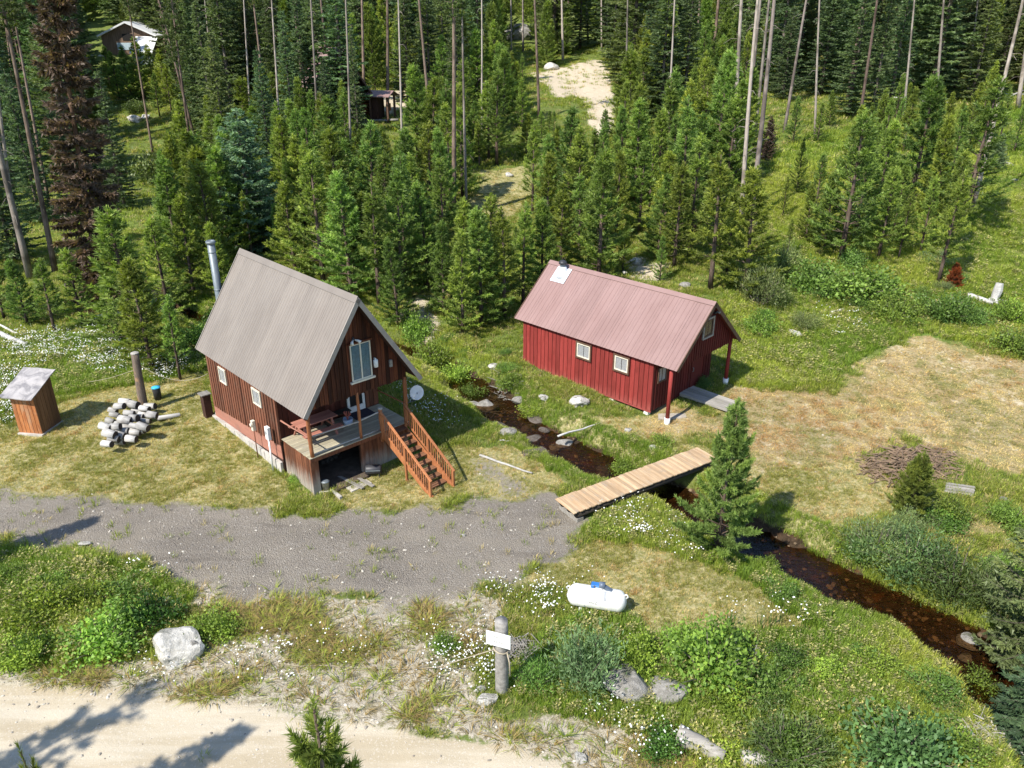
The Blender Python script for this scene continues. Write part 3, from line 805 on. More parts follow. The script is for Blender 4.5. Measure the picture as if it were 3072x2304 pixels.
pole(MB(), (9.16, -2.2, DK + .06), (9.16, 1.0, DK + .05), .03, .03).build('porch_rail', M['greyrail'], cab, True)
pole(MB(), (6.98, -2.4, 2.22), (9.14, -2.36, 2.26), .036, .03).build('porch_rail', M['band'], cab, True)
pole(MB(), (6.98, 2.4, 2.1), (9.14, 2.42, 2.16), .034, .03).build('porch_rail', M['log'], cab, True)
# enclosure under the deck
under = MB().box(A1_ + .05, 9.1, -2.33, -2.29, -.6, DK - .13).box(8.9, 9.12, .03, 2.35, -.6, DK - .13).build('deck_skirt', M['core'], cab)
plank_wall(under, 'x', -2.36, A1_ + .05, 9.2, lambda a: -.62, lambda a: DK - .04, M['skirtboard'], .19, -1, batten=0, gap=.012)
plank_wall(under, 'y', 9.14, .12, 2.4, lambda b: -.66, lambda b: DK - .2, M['skirtboard'], .24, 1, batten=0, gap=.012)
plank_wall(under, 'x', 2.36, A1_ + .05, 9.1, lambda a: -.62, lambda a: DK - .1, M['skirtboard'], .3, 1, batten=0, gap=.012)
MB().box(9.14, 9.26, -2.44, -2.1, -.64, DK - .2).build('corner_post', M['skirtboard'], under)
MB().box(9.13, 9.23, -.06, .1, -.64, DK - .21).build('corner_post', M['skirtboard'], under)
MB().box(9.17, 9.3, -2.44, 2.44, DK - .21, DK - .04).build('deck_fascia', M['skirtboard'], under)
fz_ = lambda a, b: (a, b, gz(*L1(a, b, 0).xy) + .11)
fq = [(7.0, -2.25), (9.72, -2.08), (9.62, -.02), (7.0, 2.2)]
MB().hexa([(a, b, -.8) for a, b in fq], [fz_(a, b) for a, b in fq]).build('dirt_floor', M['soil'], cab)
# outside stairs
st = empty('staircase'); kid(st, cab)
NS, AS0, AS1, ZB = 10, 9.3, 12.6, -.52
for i in range(NS):
    a = AS0 + (AS1 - AS0) * (i + .5) / NS; z = DK - (DK - ZB) * (i + .6) / (NS + .1)
    MB().box(a - .17, a + .14, 1.08, 2.12, z - .05, z).build('tread', M['tread'], st, bevel=.006)
for b_ in (1.05, 2.15):
    MB().beam((AS0 + .0, b_, DK - .18), (AS1 + .02, b_, ZB + .06), .05, .27, (0, 0, 1)).build('stringer', M['stairwood'], st)
    o_ = -.055 if b_ < 1.5 else .055
    slope = lambda a: (DK - (DK - ZB) * (a - AS0) / (AS1 - AS0))
    for a, zt in ((12.58, slope(12.58) + .92), (10.95, slope(10.95) + .86), (9.36, slope(9.36) + .86)):
        MB().box(a - .045, a + .045, b_ + o_ - .045, b_ + o_ + .045, slope(a) - (.75 if a > 10.9 and a < 11 else .28), zt).build('newel_post', M['stairwood'], st, bevel=.006)
    MB().beam((AS0 + .02, b_ + o_, slope(AS0) + .93), (12.66, b_ + o_, slope(12.66) + .93), .1, .045, (0, 0, 1)).build('handrail', M['stairwood'], st, bevel=.006)
    MB().beam((AS0 + .1, b_ + o_, slope(AS0 + .1) + .16), (12.53, b_ + o_, slope(12.53) + .16), .05, .07, (0, 0, 1)).build('bottom_rail', M['stairwood'], st)
    for k in range(21):
        a = 9.5 + (12.46 - 9.5) * k / 20
        if abs(a - 10.95) < .06: continue
        MB().box(a - .019, a + .019, b_ + o_ - .019, b_ + o_ + .019, slope(a) + .19, slope(a) + .91).build('baluster', M['stairwood'], st)

def thing(name, loc, rz, label, cat, group=None): return empty(name, loc, rz, label, cat, group)
# things on and under the deck
t = thing('picnic_table', L1(7.62, -1.25, DK), R1, 'weathered red picnic table standing on the cabin deck behind the corner post', 'table')
for k in range(4): MB().box(-.36 + k * .185, -.18 + k * .185, -.85, .95, .72, .76).build('top_board', M['table'], t)
for s in (-.66, .66):
    for k in range(2): MB().box(s - .14 + k * .145, s - .002 + k * .145, -.85, .95, .42, .46).build('bench_board', M['table'], t)
for y in (-.6, .7):
    for s in (-1, 1): MB().beam((s * .6, y + s * .03, 0), (s * .16, y + s * .03, .72), .04, .09, (0, 1, 0)).build('leg', M['table'], t)
    MB().beam((-.74, y, .39), (.74, y, .39), .04, .08).build('cross_brace', M['table'], t)
t = thing('bench', L1(7.25, .1, DK), R1, 'dark wooden bench on the deck against the cabin front wall', 'bench')
for k in range(3): MB().box(-.2 + k * .14, -.07 + k * .14, -.6, .6, .42, .46).build('seat_slat', M['darkbeam'], t)
for y in (-.5, .5): MB().box(-.18, .2, y - .04, y + .04, 0, .42).build('leg', M['darkbeam'], t)
t = thing('planter', L1(7.75, .3, DK), R1, 'small blue-white tub with a red flower standing on the shaded deck', 'planter')
MB().lathe([(.15, 0), (.2, .12), (.22, .3), (.19, .3), (.17, .2)], 14).build('tub', plain('pale_blue_tub', (.34, .42, .55), .5), t, True)
mb = MB()
for k in range(9):
    an = k * .7; mb.tube([(0, 0, .2), (.06 * math.cos(an), .06 * math.sin(an), .42), (.15 * math.cos(an), .15 * math.sin(an), .5 + .02 * k)], [.012, .01, .03], 5)
mb.build('flower', plain('faded_flower', (.45, .14, .10), .8), t)
tag(MB().box(-.35, .35, -.5, .5, 0, .02).build('doormat', plain('rubber_mat', (.03, .025, .04), .95), None, loc=L1(7.3, 1.3, DK + .002), rz=R1), 'dark doormat on the deck in front of the white cabin door', 'doormat')
t = thing('bucket', L1(9.28, -1.9, gz(*L1(9.28, -1.9, 0).xy) + .1), 0, 'galvanised bucket standing at the dark opening under the cabin deck', 'bucket')
MB().lathe([(.13, 0), (.17, .36), (.18, .37), (.16, .36), (.13, .1)], 16).build('pail', plain('bucket_tin', (.33, .32, .27), .4, .4, .25, 8), t, True)
MB().lathe([(.175, .37), (.18, .39), (.1, .42), (.02, .43)], 16).build('lid', M['steel'], t, True)
MB().box(-.24, .24, -.2, .2, -.1, -.002).build('stand_block', M['concrete'], t)
t = thing('grill', L1(9.62, .22, gz(*L1(9.62, .22, 0).xy)), R1 + .9, 'black barrel grill squatting beside the opening under the deck', 'grill')
MB().lathe([(.02, -.36), (.17, -.34), (.21, -.28), (.21, .28), (.17, .34), (.02, .36)], 14, (0, 0, .3), 'x').build('drum', M['darkmetal'], t, True)
MB().box(-.3, .3, -.225, -.205, .33, .37).build('handle', M['steel'], t)
for x in (-.24, .24):
    for y in (-.13, .13): MB().tube([(x, y * 1.4, 0), (x, y, .2)], .018, 6).build('leg', M['darkmetal'], t)
for i, (a, b, z, ln, an, lab) in enumerate([(9.35, -.9, -.38, 1.9, .15, 'long grey plank lying from the grass into the opening under the deck'),
        (9.7, -.42, -.37, 1.5, .1, 'pale short plank lying on the gravel edge before the opening under the deck')]):
    tag(MB().box(-ln/2, ln/2, -.07, .07, 0, .05).build('plank', M['greywood'], None, loc=L1(a, b, gz(*L1(a, b, 0).xy) + .06), rz=R1 + an), lab, 'plank')
t = thing('threshold_slab', L1(9.55, -1.1, gz(*L1(9.55, -1.1, 0).xy)), R1, 'low pale concrete kerb framing the opening under the deck', 'kerb')
MB().box(-.1, .65, -.72, -.6, -.15, .08).build('kerb_side', M['concrete'], t); MB().box(.12, .55, -.1, .9, -.15, .035).build('kerb_front', M['concrete'], t)
lg = MB().lathe([(.001, -.22), (.1, -.22), (.1, .22), (.001, .22)], 10, (0, 0, 0), 'x').mesh('firewood_log', M['logend'], True)
for k in range(11):
    r_, c_ = divmod(k, 4)
    o = newobj('firewood_log', lg); o.location = L1(7.35, -.2 - .22 * c_ - .1 * (r_ % 2), -.32 + .19 * r_); o.rotation_euler = (0, 0, R1)
    tag(o, 'dark firewood log stacked in the shade under the cabin deck', 'log', 'firewood under the deck')
t = thing('hatch_box', L1(-.15, -2.75, gz(*L1(-.15, -2.75, 0).xy)), R1, 'narrow dark box with pale lid against the back corner of the brown cabin', 'box')
MB().box(-.18, .2, -.16, .2, 0, 1.2).build('box_body', M['core'], t); MB().box(-.24, .26, -.24, .24, 1.2, 1.25).build('lid', M['greywood'], t)
for nm, a, lab, zt, w_, h_ in (('electric_meter', 6.42, 'larger white electric meter box on a white post beside the brown cabin wall', 1.55, .13, .3), ('small_meter', 5.05, 'smaller cream meter on a thin pole against the brown cabin wall', 1.4, .085, .24)):
    g0 = gz(*L1(a, -2.75, 0).xy)
    t = thing(nm, L1(a, -2.78, g0), R1, lab, 'meter')
    MB().tube([(0, 0, 0), (0, 0, zt - h_ - g0)], .04 if w_ > .1 else .025, 10).build('post', M['white'] if w_ > .1 else M['brown'], t, True)
    MB().box(-w_, w_, -.07, .08, zt - h_ - g0, zt + h_ - g0).build('meter_box', M['white'] if w_ > .1 else M['cream'], t, bevel=.012)
    MB().lathe([(.07, 0), (.085, .02), (.08, .05), (.03, .07)], 14, (0, 0, 0)).build('dial', M['glass'] if w_ > .1 else M['cream'], t, True)
    d_ = KIDS[t.name][-1]; d_.rotation_euler = (PI / 2, 0, 0); d_.location = (0, -.075, zt - g0 + .05)
t = thing('satellite_dish', L1(9.32, 2.92, 2.6), 0, 'round white satellite dish mounted by the right porch post of the brown cabin', 'satellite dish')
dn = Vector((-.25, -.82, .5)).normalized(); qd = dn.to_track_quat('Z', 'Y').to_matrix().to_4x4()
o = MB().lathe([(.001, -.05), (.12, -.045), (.22, -.02), (.32, .02), (.325, .03), (.315, .028), (.2, -.005), (.1, -.03), (.001, -.036)], 28).build('dish', M['white'], t, True); o.matrix_local = qd
o = MB().tube([(0, -.3, .0), (0, -.3, .2), (0, -.16, .34)], .018, 6).build('feed_arm', M['white'], t); o.matrix_local = qd
o = MB().box(-.06, .06, -.2, -.09, .31, .41).build('receiver', M['white'], t); o.matrix_local = qd
tl = L1(9.25, 2.44, 2.25) - L1(9.32, 2.92, 2.6)
MB().tube([(0, 0, 0), Vector((0, 0, -.3)) - dn * .1, tl], .022, 7).build('bracket', M['darkmetal'], t)
# rope from the cabin to the leaning pole, and on to the left
PB = ground_at(312, 888)
ptop = height_to(PB, 764)
def rope(name, p, q, sag, lab, r=.012, n=14):
    p, q = Vector(p), Vector(q)
    pts = [p.lerp(q, i / n) - Vector((0, 0, 4 * sag * (i / n) * (1 - i / n))) for i in range(n + 1)]
    return tag(MB().tube(pts, r, 6).build(name, M['rope'], None, True), lab, 'rope')
ptp = atdist(291, 764, PB.y + .05)
pd_ = (ptp - PB)
t = thing('pole', PB, 0, 'thick leaning half-barked pole standing behind the split log pile', 'pole')
mb = MB(); k = 9
mb.tube([pd_ * (i / k) - Vector((0, 0, .3 if i == 0 else 0)) for i in range(k + 1)], [.22 - .04 * i / k + random.uniform(-.008, .008) for i in range(k + 1)], 12)
mb.build('shaft', wood('pole_wood', (.10, .075, .06), (.22, .17, .13), 'z', 5, .85, .1, grey=((.42, .24, .12), .95)), t, True)
MB().lathe([(.16, .0), (.195, .01), (.19, .05), (.1, .09)], 12, tuple(pd_)).build('top_cap', M['greywood'], t)
rope('rope_line', PB + pd_ * .8 + Vector((.2, 0, 0)), L1(A0 - .05, -BW - .05, 2.2), .55, 'slack pale rope strung from the leaning pole to the brown cabin')
rope('rope_line', PB + pd_ * .72 - Vector((.2, 0, 0)), ground_at(180, 830) + Vector((0, 0, .1)), .1, 'pale rope running left from the leaning pole down into the daisies')
rope('guy_rope', ground_at(18, 845) + Vector((0, 0, 1.2)), ground_at(52, 925) + Vector((0, 0, .05)), .02, 'short taut white rope beside the shed wall at the left edge')

# ------------------------------------------------------------ log pile
lgm = []
for k in range(4):
    mb = MB(); r0, r1 = .19 + .03 * k * .5, .175 + .03 * k * .5
    rr = [1 + random.uniform(-.08, .08) for _ in range(12)]
    def ring(x, sc): return [(x, math.cos(2*PI*q/12) * r0 * rr[q] * sc, math.sin(2*PI*q/12) * r0 * rr[q] * sc) for q in range(12)]
    mb.poly(ring(-.3, 1), ring(.3, .95))
    me = mb.mesh('cut_log', M['pilewood']); me.materials.append(M['logend'])
    for p in me.polygons:
        if len(p.vertices) > 4: p.material_index = 1
        else: p.use_smooth = True
    lgm.append(me)
pos_l = [(228 + (x_ - 228) * .9, 868 + (y_ - 892) * .74) for x_, y_ in [(250, 930), (285, 925), (240, 948), (275, 945), (305, 918), (322, 912), (335, 905), (228, 965), (262, 958), (296, 940), (318, 930), (238, 985), (272, 978), (300, 962), (285, 990), (248, 1000), (322, 948), (340, 930), (262, 1008), (232, 1015), (300, 980), (262, 905), (275, 892), (296, 900), (308, 935), (252, 965), (283, 968), (318, 965), (246, 918), (262, 990), (245, 972), (290, 1000), (310, 975)]]
for k, (px, py) in enumerate(pos_l):
    q = ground_at(px - 4, py - 38); q2 = ground_at(px, py)
    lay = .2 + .28 * (k % 2) + (.22 if py < 940 else 0)
    d = ray(px, py); tt = (lay + q2.z - CAM_H) / d[2]
    o = newobj('cut_log', lgm[k % 4]); o.location = (d[0]*tt, d[1]*tt, q2.z + lay)
    o.rotation_euler = (random.uniform(-3, 3), random.uniform(-.15, .15), -.2 + random.uniform(-.13, .13)); s = random.uniform(.65, .9); o.scale = (random.uniform(.7, 1.0), s, s)
    tag(o, 'weathered pale cut log stacked in the pile before the leaning pole', 'log', 'cut logs in the pile by the pole')
o = newobj('cut_log', lgm[1]); q = ground_at(365, 905); o.location = (q.x, q.y, q.z + .12); o.scale = (1.7, .6, .6); o.rotation_euler = (0, .1, .6)
tag(o, 'thin log lying alone on the grass right of the log pile', 'log')
q = ground_at(318, 872); t = thing('bucket', q + Vector((.35, .5, 0)), 0, 'dark bucket with bright blue lid behind the leaning pole', 'bucket')
MB().lathe([(.17, 0), (.2, .62), (.19, .64)], 14).build('pail', M['darkmetal'], t, True); MB().lathe([(.215, .64), (.22, .69), (.05, .72)], 14).build('lid', M['cyan'], t, True)

# ------------------------------------------------------------ outhouse shed
SB = ground_at(93, 941)
sa = math.radians(-8)
shed = thing('shed', SB, sa, 'small brown board shed with peeling slanted grey roof at the left edge', 'shed')
# local: x along the front, y back; front-right corner at the origin
W_, D_, HF, HB = 1.18, 1.35, 2.05, 2.55
sw = MB().hexa([(-W_ + .03, .03, .05), (-.03, .03, .05), (-.03, D_ - .03, .05), (-W_ + .03, D_ - .03, .05)], [(-W_ + .03, .03, HF - .05), (-.03, .03, HF - .05), (-.03, D_ - .03, HB - .05), (-W_ + .03, D_ - .03, HB - .05)]).build('wall', M['core'], shed)
plank_wall(sw, 'x', .03, -W_, 0, lambda u: .08, lambda u: HF - .02, M['shedwood'], .2, -1, batten=0)
plank_wall(sw, 'x', D_ - .03, -W_, 0, lambda u: .08, lambda u: HB - .04, M['shedwood'], .3, 1, batten=0)
for fx, o_ in ((-.03, 1), (-W_ + .03, -1)):
    plank_wall(sw, 'y', fx, 0, D_, lambda u: .08, lambda u: HF + (HB - HF) * u / D_ - .04, M['shedside'], .225, o_, batten=0)
MB().box(-W_ - .02, .02, -.09, -.03, HF - .16, HF - .02).build('fascia', M['darkbeam'], shed)
for x in (-.12, -.5, -.9): MB().box(x, x + .04, -.096, -.089, HF - .1, HF - .06).build('nail_disc', M['white'], shed)
MB().box(-W_ - .02, .06, -.12, D_ + .05, -.25, .09).build('base_slab', M['concrete'], shed)
rfm = MB(); NXr, NYr = 9, 9
def rz_(i, j):
    u = -W_ - .28 + (W_ + .45) * i / NXr; v = -.3 + (D_ + .55) * j / NYr
    return (u, v, HF + (HB - HF) * v / D_ + .03 + .05 * vnoise(np.array([u * 4.0]), np.array([v * 4.0]), 3)[0] + (.12 if (i == 0 and j == 0) else 0))
top = [rz_(i, j) for j in range(NYr + 1) for i in range(NXr + 1)]
rfm.v = top + [(x, y, z - .04) for x, y, z in top]; no = len(top)
for j in range(NYr):
    for i in range(NXr):
        a = j * (NXr + 1) + i; rfm.f.append((a, a + 1, a + NXr + 2, a + NXr + 1)); rfm.f.append((no + a, no + a + NXr + 1, no + a + NXr + 2, no + a + 1))
for i in range(NXr):
    for r_ in (0, NYr * (NXr + 1)): rfm.f.append((r_ + i, r_ + i + 1, no + r_ + i + 1, no + r_ + i))
for j in range(NYr):
    for c_ in (0, NXr):
        a = j * (NXr + 1) + c_; rfm.f.append((a, a + NXr + 1, no + a + NXr + 1, no + a))
rfm.build('roof', M['felt'], shed)

# ------------------------------------------------------------ red cabin
R2 = math.radians(-44.456); O2 = Vector((2.126, 42.138, 0)); c2, s2_ = math.cos(R2), math.sin(R2)
def L2(a, b, z): return Vector((O2.x + a * c2 - b * s2_, O2.y + a * s2_ + b * c2, z))
red = empty('cabin', O2, R2, 'low red board-and-batten cabin with faded red metal roof on small piers', 'cabin')
LEN2, W2, ZE2, ZR2 = 10.359, 2.817, 2.824, 5.413; SL2 = (ZR2 - ZE2) / W2
zr2 = lambda b: ZR2 - abs(b) * SL2 - .12
gable_roof(red, LEN2, W2, ZE2, ZR2, M['roof_pink'], M['trimdark'], 12, under=M['redcore'], rib=.3)
B2, F2, E2, G2 = 2.6, .25, 8.96, 10.05
p5 = lambda zb: [(-B2, zb), (-B2, zr2(B2)), (0, zr2(0)), (B2, zr2(B2)), (B2, zb)]
mb = MB().poly([(.46, y, z) for y, z in p5(F2)], [(E2, y, z) for y, z in p5(F2)])
mb.poly([(E2, y, z) for y, z in p5(2.72)], [(G2, y, z) for y, z in p5(2.72)])
rw = mb.build('wall', M['redcore'], red)
plank_wall(rw, 'x', -B2, .44, 8.98, lambda a: F2 - .03, lambda a: zr2(B2) - .01, M['red'], .27, -1, batten=0, gap=.034)
plank_wall(rw, 'x', B2, .44, 8.98, lambda a: F2 - .03, lambda a: zr2(B2) - .01, M['red'], .55, 1)
plank_wall(rw, 'y', .46, -B2, B2, lambda b: F2, zr2, M['red'], .4, -1)
plank_wall(rw, 'y', E2, -B2, .7, lambda b: F2 - .02, lambda b: 2.72, M['redshaded'], .22, 1, batten=.05)
plank_wall(rw, 'y', E2, 1.62, B2, lambda b: F2 - .02, lambda b: 2.72, M['redshaded'], .22, 1, batten=.05)
plank_wall(rw, 'y', G2, -B2, B2, lambda b: 2.7, zr2, M['redshaded'], .2, 1, batten=.05)
d2 = MB().box(E2 + .02, E2 + .06, .72, 1.6, F2 + .02, 2.3).build('door', M['redshaded'], red)
MB().tube([(E2 + .06, .82, 1.25), (E2 + .12, .82, 1.3), (E2 + .12, .82, 1.45), (E2 + .06, .82, 1.5)], .018, 6).build('door_handle', M['steel'], d2)
MB().box(E2 + .03, E2 + .055, .7, 1.62, 2.31, 2.72).build('door_header', M['redshaded'], red)
MB().box(.44, 9.0, -B2 - .06, -B2 - .005, F2 - .1, F2 - .035).build('sill_beam', M['red'], red)
MB().box(.46, 8.95, -B2 + .02, B2, F2 - .14, F2 - .01).build('floor_frame', M['darkbeam'], red)
window(red, 'x', -B2 - .06, 4.32, 5.16, 1.8, 2.54, -1, M['cream'], M['trimdark'])
window(red, 'x', -B2 - .06, 6.73, 7.53, 1.8, 2.54, -1, M['cream'], M['trimdark'])
g2 = window(red, 'y', G2 + .06, -.4, .36, 3.7, 4.55, 1, M['trimdark'], M['greywood'], 'curtain')
KIDS[g2.name][1].data.materials[0] = plain('tan_blind', (.24, .17, .09), .9)
window(red, 'y', E2 + .06, -2.3, -1.6, 1.6, 2.4, 1, M['trimdark'], None, 'curtain')
lm = MB().box(G2 + .06, G2 + .14, .34, .44, 4.72, 4.84).build('lamp', M['darkmetal'], red)
MB().tube([(G2 + .14, .39, 4.78), (G2 + .24, .42, 4.86), (G2 + .34, .44, 4.82)], [.03, .05, .07], 8).build('lamp_head', M['steel'], lm, True)
for b_ in (-2.62, 2.62):
    q = L2(9.95, b_, 0); g0 = gz(q.x, q.y)
    MB().tube([(9.95, b_, g0 + .28), (9.95 , b_ , 1.6), (9.95, b_, 2.72)], [.1, .095, .09], 12).build('porch_post', M['red'], red, True)
    MB().lathe([(.14, g0 - .2), (.14, g0 + .3)], 14, (9.95, b_, 0)).build('post_footing', M['whitepier'], red, True)
for i, a in enumerate((.7, 2.6, 4.7, 6.6, 8.7)):
    for b_ in (-2.5, 0, 2.5):
        q = L2(a, b_, 0); g0 = gz(q.x, q.y)
        if F2 - .14 - g0 > .03: MB().hexa([(a-.16, b_-.15, g0-.2), (a+.16, b_-.15, g0-.2), (a+.16, b_+.15, g0-.2), (a-.16, b_+.15, g0-.2)], [(a-.11, b_-.1, F2-.142), (a+.11, b_-.1, F2-.142), (a+.11, b_+.1, F2-.142), (a-.11, b_+.1, F2-.142)]).build('pier', M['whitepier'], red)
# flue and flashing on the front slope
sl = math.hypot(W2, ZR2 - ZE2); e = Vector((0, -W2 / sl, -(ZR2 - ZE2) / sl)); nn = Vector((0, -(ZR2 - ZE2) / sl, W2 / sl))
P = lambda x, t_, h: Vector((x, 0, ZR2)) + e * t_ + nn * h
fl = MB().hexa([P(.75, .12, .045), P(1.72, .12, .045), P(1.72, 1.15, .045), P(.75, 1.15, .045)], [P(.75, .12, .052), P(1.72, .12, .052), P(1.72, 1.15, .052), P(.75, 1.15, .052)]).build('flashing', M['flash'], red)
fc = P(1.24, .5, .05)
MB().lathe([(.36, -.28), (.31, -.05), (.25, .2), (.2, .32)], 18, tuple(fc)).build('flashing_cone', M['flash'], fl, True)
MB().lathe([(.15, .3), (.15, .48)], 16, tuple(fc)).build('flue_pipe', M['steel'], fl, True)
MB().lathe([(.2, .46), (.23, .5), (.21, .58), (.12, .66), (.03, .68)], 16, tuple(fc)).build('flue_cap', M['darkmetal'], fl, True)
# ramp of planks before the red door
q = L2(10.2, .55, 0)
ramp_ = thing('ramp', L2(10.2, .55, gz(q.x, q.y)), R2 + .12, 'grey plank ramp leading from the meadow to the red cabin porch', 'ramp')
for k in range(7):
    y0 = -.62 + k * .18
    MB().hexa([(-1.25, y0, .1), (1.3 + random.uniform(-.05, .05), y0, -.02), (1.3, y0 + .165, -.02), (-1.25, y0 + .165, .1)], [(-1.25, y0, .25), (1.3, y0, .06), (1.3, y0 + .165, .06 + random.uniform(0, .015)), (-1.25, y0 + .165, .25 + random.uniform(0, .015))]).build('plank', M['greywood'], ramp_)
q = L2(9.75, -1.95, 0)
tag(MB().hexa([(-.75, -.28, -.05), (.7, -.25, -.05), (.78, .2, -.05), (-.6, .3, -.05)], [(-.72, -.26, .05), (.68, -.23, .06), (.75, .18, .07), (-.58, .28, .06)]).build('stone_slab', plain('flat_stone', (.34, .30, .25), .9, 0, .2, 4, .2, .5), None, loc=(q.x, q.y, gz(q.x, q.y)), rz=R2 + .9), 'flat stone slab on the ground by the left red porch post', 'slab')

# ------------------------------------------------------------ foot bridge
bz = .06
BA, BB_ = atz(1199, 1077, bz), atz(1500, 968, bz)
BC, = (atz(1245, 1107, bz),)
bd = (BB_ - BA); bd.z = 0; blen = bd.length + .2; ba = math.atan2(bd.y, bd.x)
bside = Vector((math.sin(ba), -math.cos(ba), 0)); bw_ = abs((BC - BA).dot(bside))
br = thing('footbridge', Vector((BA.x, BA.y, bz)), ba, 'new pale plank footbridge crossing the stream between gravel drive and meadow', 'bridge')
npl = int(blen / .15)
for k in range(npl):
    x = k * .15
    MB().box(x, x + .142, -bw_ + random.uniform(-.02, .02), random.uniform(-.02, .02), -.042, random.uniform(-.004, .004)).build('plank', M['bridge'], br)
for y in (-bw_ + .15, -bw_ / 2, -.15): MB().tube([(.2, y, -.2), (blen * .5, y, -.21), (blen - .2, y, -.2)], .15, 8).build('beam', M['darkbeam'], br, True)
for x in (.35, blen - .5): MB().box(x - .15, x + .15, -bw_ + .02, -.02, -.75, -.36).build('abutment', M['greywood'], br)

# ------------------------------------------------------------ propane tank
TB = ground_at(1288, 1316)
ta = math.radians(-14)
tk = thing('propane_tank', TB, ta, 'white propane tank lying in the grass with open blue valve dome', 'tank')
tr_ = .37; hl = .76
prof_ = [(.001, -hl - .22), (.12, -hl - .21), (.24, -hl - .16), (.33, -hl - .07), (tr_, -hl + .03), (tr_, hl - .03), (.33, hl + .07), (.24, hl + .16), (.12, hl + .21), (.001, hl + .22)]
MB().lathe(prof_, 28, (0, 0, .48), 'x').build('vessel', M['tankwhite'], tk, True)
for x in (-.5, .5):
    MB().box(x - .05, x + .05, -.25, .25, 0, .15).build('foot', M['white'], tk)
for x in (-1, 1):
    mb = MB(); mb.tube([(x * (hl + .1) + .0, .0, .72), (x * (hl + .2), 0, .79), (x * (hl + .26), 0, .72), (x * (hl + .2), 0, .63)], .026, 8); mb.build('lifting_lug', M['white'], tk, True)
MB().lathe([(.13, 0), (.13, .1)], 16, (.05, .02, .8)).build('valve_collar', M['white'], tk, True)
MB().box(-.22, .08, -.02, .2, .84, .97).build('valve_cover', M['blue'], tk, bevel=.02)
MB().tube([(-.1, -.0, .9), (-.1, -.05, .97)], .03, 8).build('gauge', M['darkmetal'], tk)
MB().tube([(.05, .05, .98), (.24, .06, .98)], .11, 14).build('dome_lid', M['slate'], tk, True)
MB().beam((.22, .03, .95), (.46, .02, .82), .13, .11).build('lid_hinge', M['slate'], tk)
MB().beam((.26, -.1, .88), (.29, -.33, .68), .07, .03).build('lid_strap', plain('grey_strap', (.3, .31, .33), .5), tk)
def text_obj(txt, size, mat, parent, loc, rot, name='lettering', sx=1.0):
    cu = bpy.data.curves.new(name, 'FONT'); cu.body = txt; cu.size = size; cu.align_x = 'CENTER'; cu.align_y = 'CENTER'; cu.extrude = .0015
    tmp = bpy.data.objects.new(name, cu); COL.objects.link(tmp)
    dg = bpy.context.evaluated_depsgraph_get(); dg.update()
    me = bpy.data.meshes.new_from_object(tmp.evaluated_get(dg)); bpy.data.objects.remove(tmp)
    me.materials.clear(); me.materials.append(mat)
    o = newobj(name, me); kid(o, parent); o.location = loc; o.rotation_euler = rot; o.scale = (sx, 1, 1); return o
M['ink'] = plain('grey_ink', (.16, .16, .17), .7); M['fadedink'] = plain('faded_ink', (.25, .25, .25), .8)
text_obj('HGZ', .13, M['ink'], tk, (-.08, -tr_ * .985, .545), (PI / 2 - .19, 0, 0))

# ------------------------------------------------------------ sign post, chain line
PS = ground_at(1084, 1492)
hp = height_to(PS, 1340)
sp = thing('sign_post', PS, math.radians(-20), 'stout grey weathered post carrying a small white sign by the dirt road', 'post')
pole(MB(), (0, 0, -.3), (0, 0, hp), .2, .185, 12, .008).build('post', plain('grey_post_wood', (.25, .235, .215), .9, 0, .3, 6, .1, .8), sp, True)
sg = MB().box(-.36, .36, -.262, -.225, hp - .72, hp - .26).build('sign_board', M['white'], sp)
sg.rotation_euler = (0, .0, 0)
text_obj('NO', .12, M['fadedink'], sg, (-.03, -.264, hp - .4), (PI / 2, 0, 0)); text_obj('PARKING', .12, M['fadedink'], sg, (-.03, -.264, hp - .57), (PI / 2, 0, 0), sx=.95)
mb = MB(); mb.tube([(math.cos(k * PI / 6) * .225, math.sin(k * PI / 6) * .225, hp - 1.0 + .03 * math.sin(k)) for k in range(13)], .025, 6); mb.tube([(.2, -.1, hp - 1.0), (.3, -.16, hp - 1.3), (.33, -.2, hp - 1.75)], .022, 6)
mb.build('rope_loop', M['rope'], sp, True)
pts = [(1068, 1405), (1030, 1418), (980, 1440), (920, 1446), (850, 1447), (780, 1446), (700, 1440), (650, 1442), (605, 1436), (596, 1428), (570, 1441), (530, 1446), (490, 1438), (465, 1420), (440, 1408), (430, 1402)]
rp = []
for i, (x, y) in enumerate(pts):
    g = ground_at(x, y); rp.append(g + Vector((0, 0, .05 if i > 1 else 0)))
rp[0] = Vector((PS.x - .2, PS.y - .05, PS.z + hp - 1.0)); rp[1] = rp[0].lerp(rp[3], .5) + Vector((0, 0, -.05)); rp[2] = rp[0].lerp(rp[3], .8) - Vector((0, 0, .1))
tag(MB().tube(rp, .014, 6).build('rope_barrier', M['rope'], None, True), 'pale rope lying along the verge from the sign post to the white boulder', 'rope')

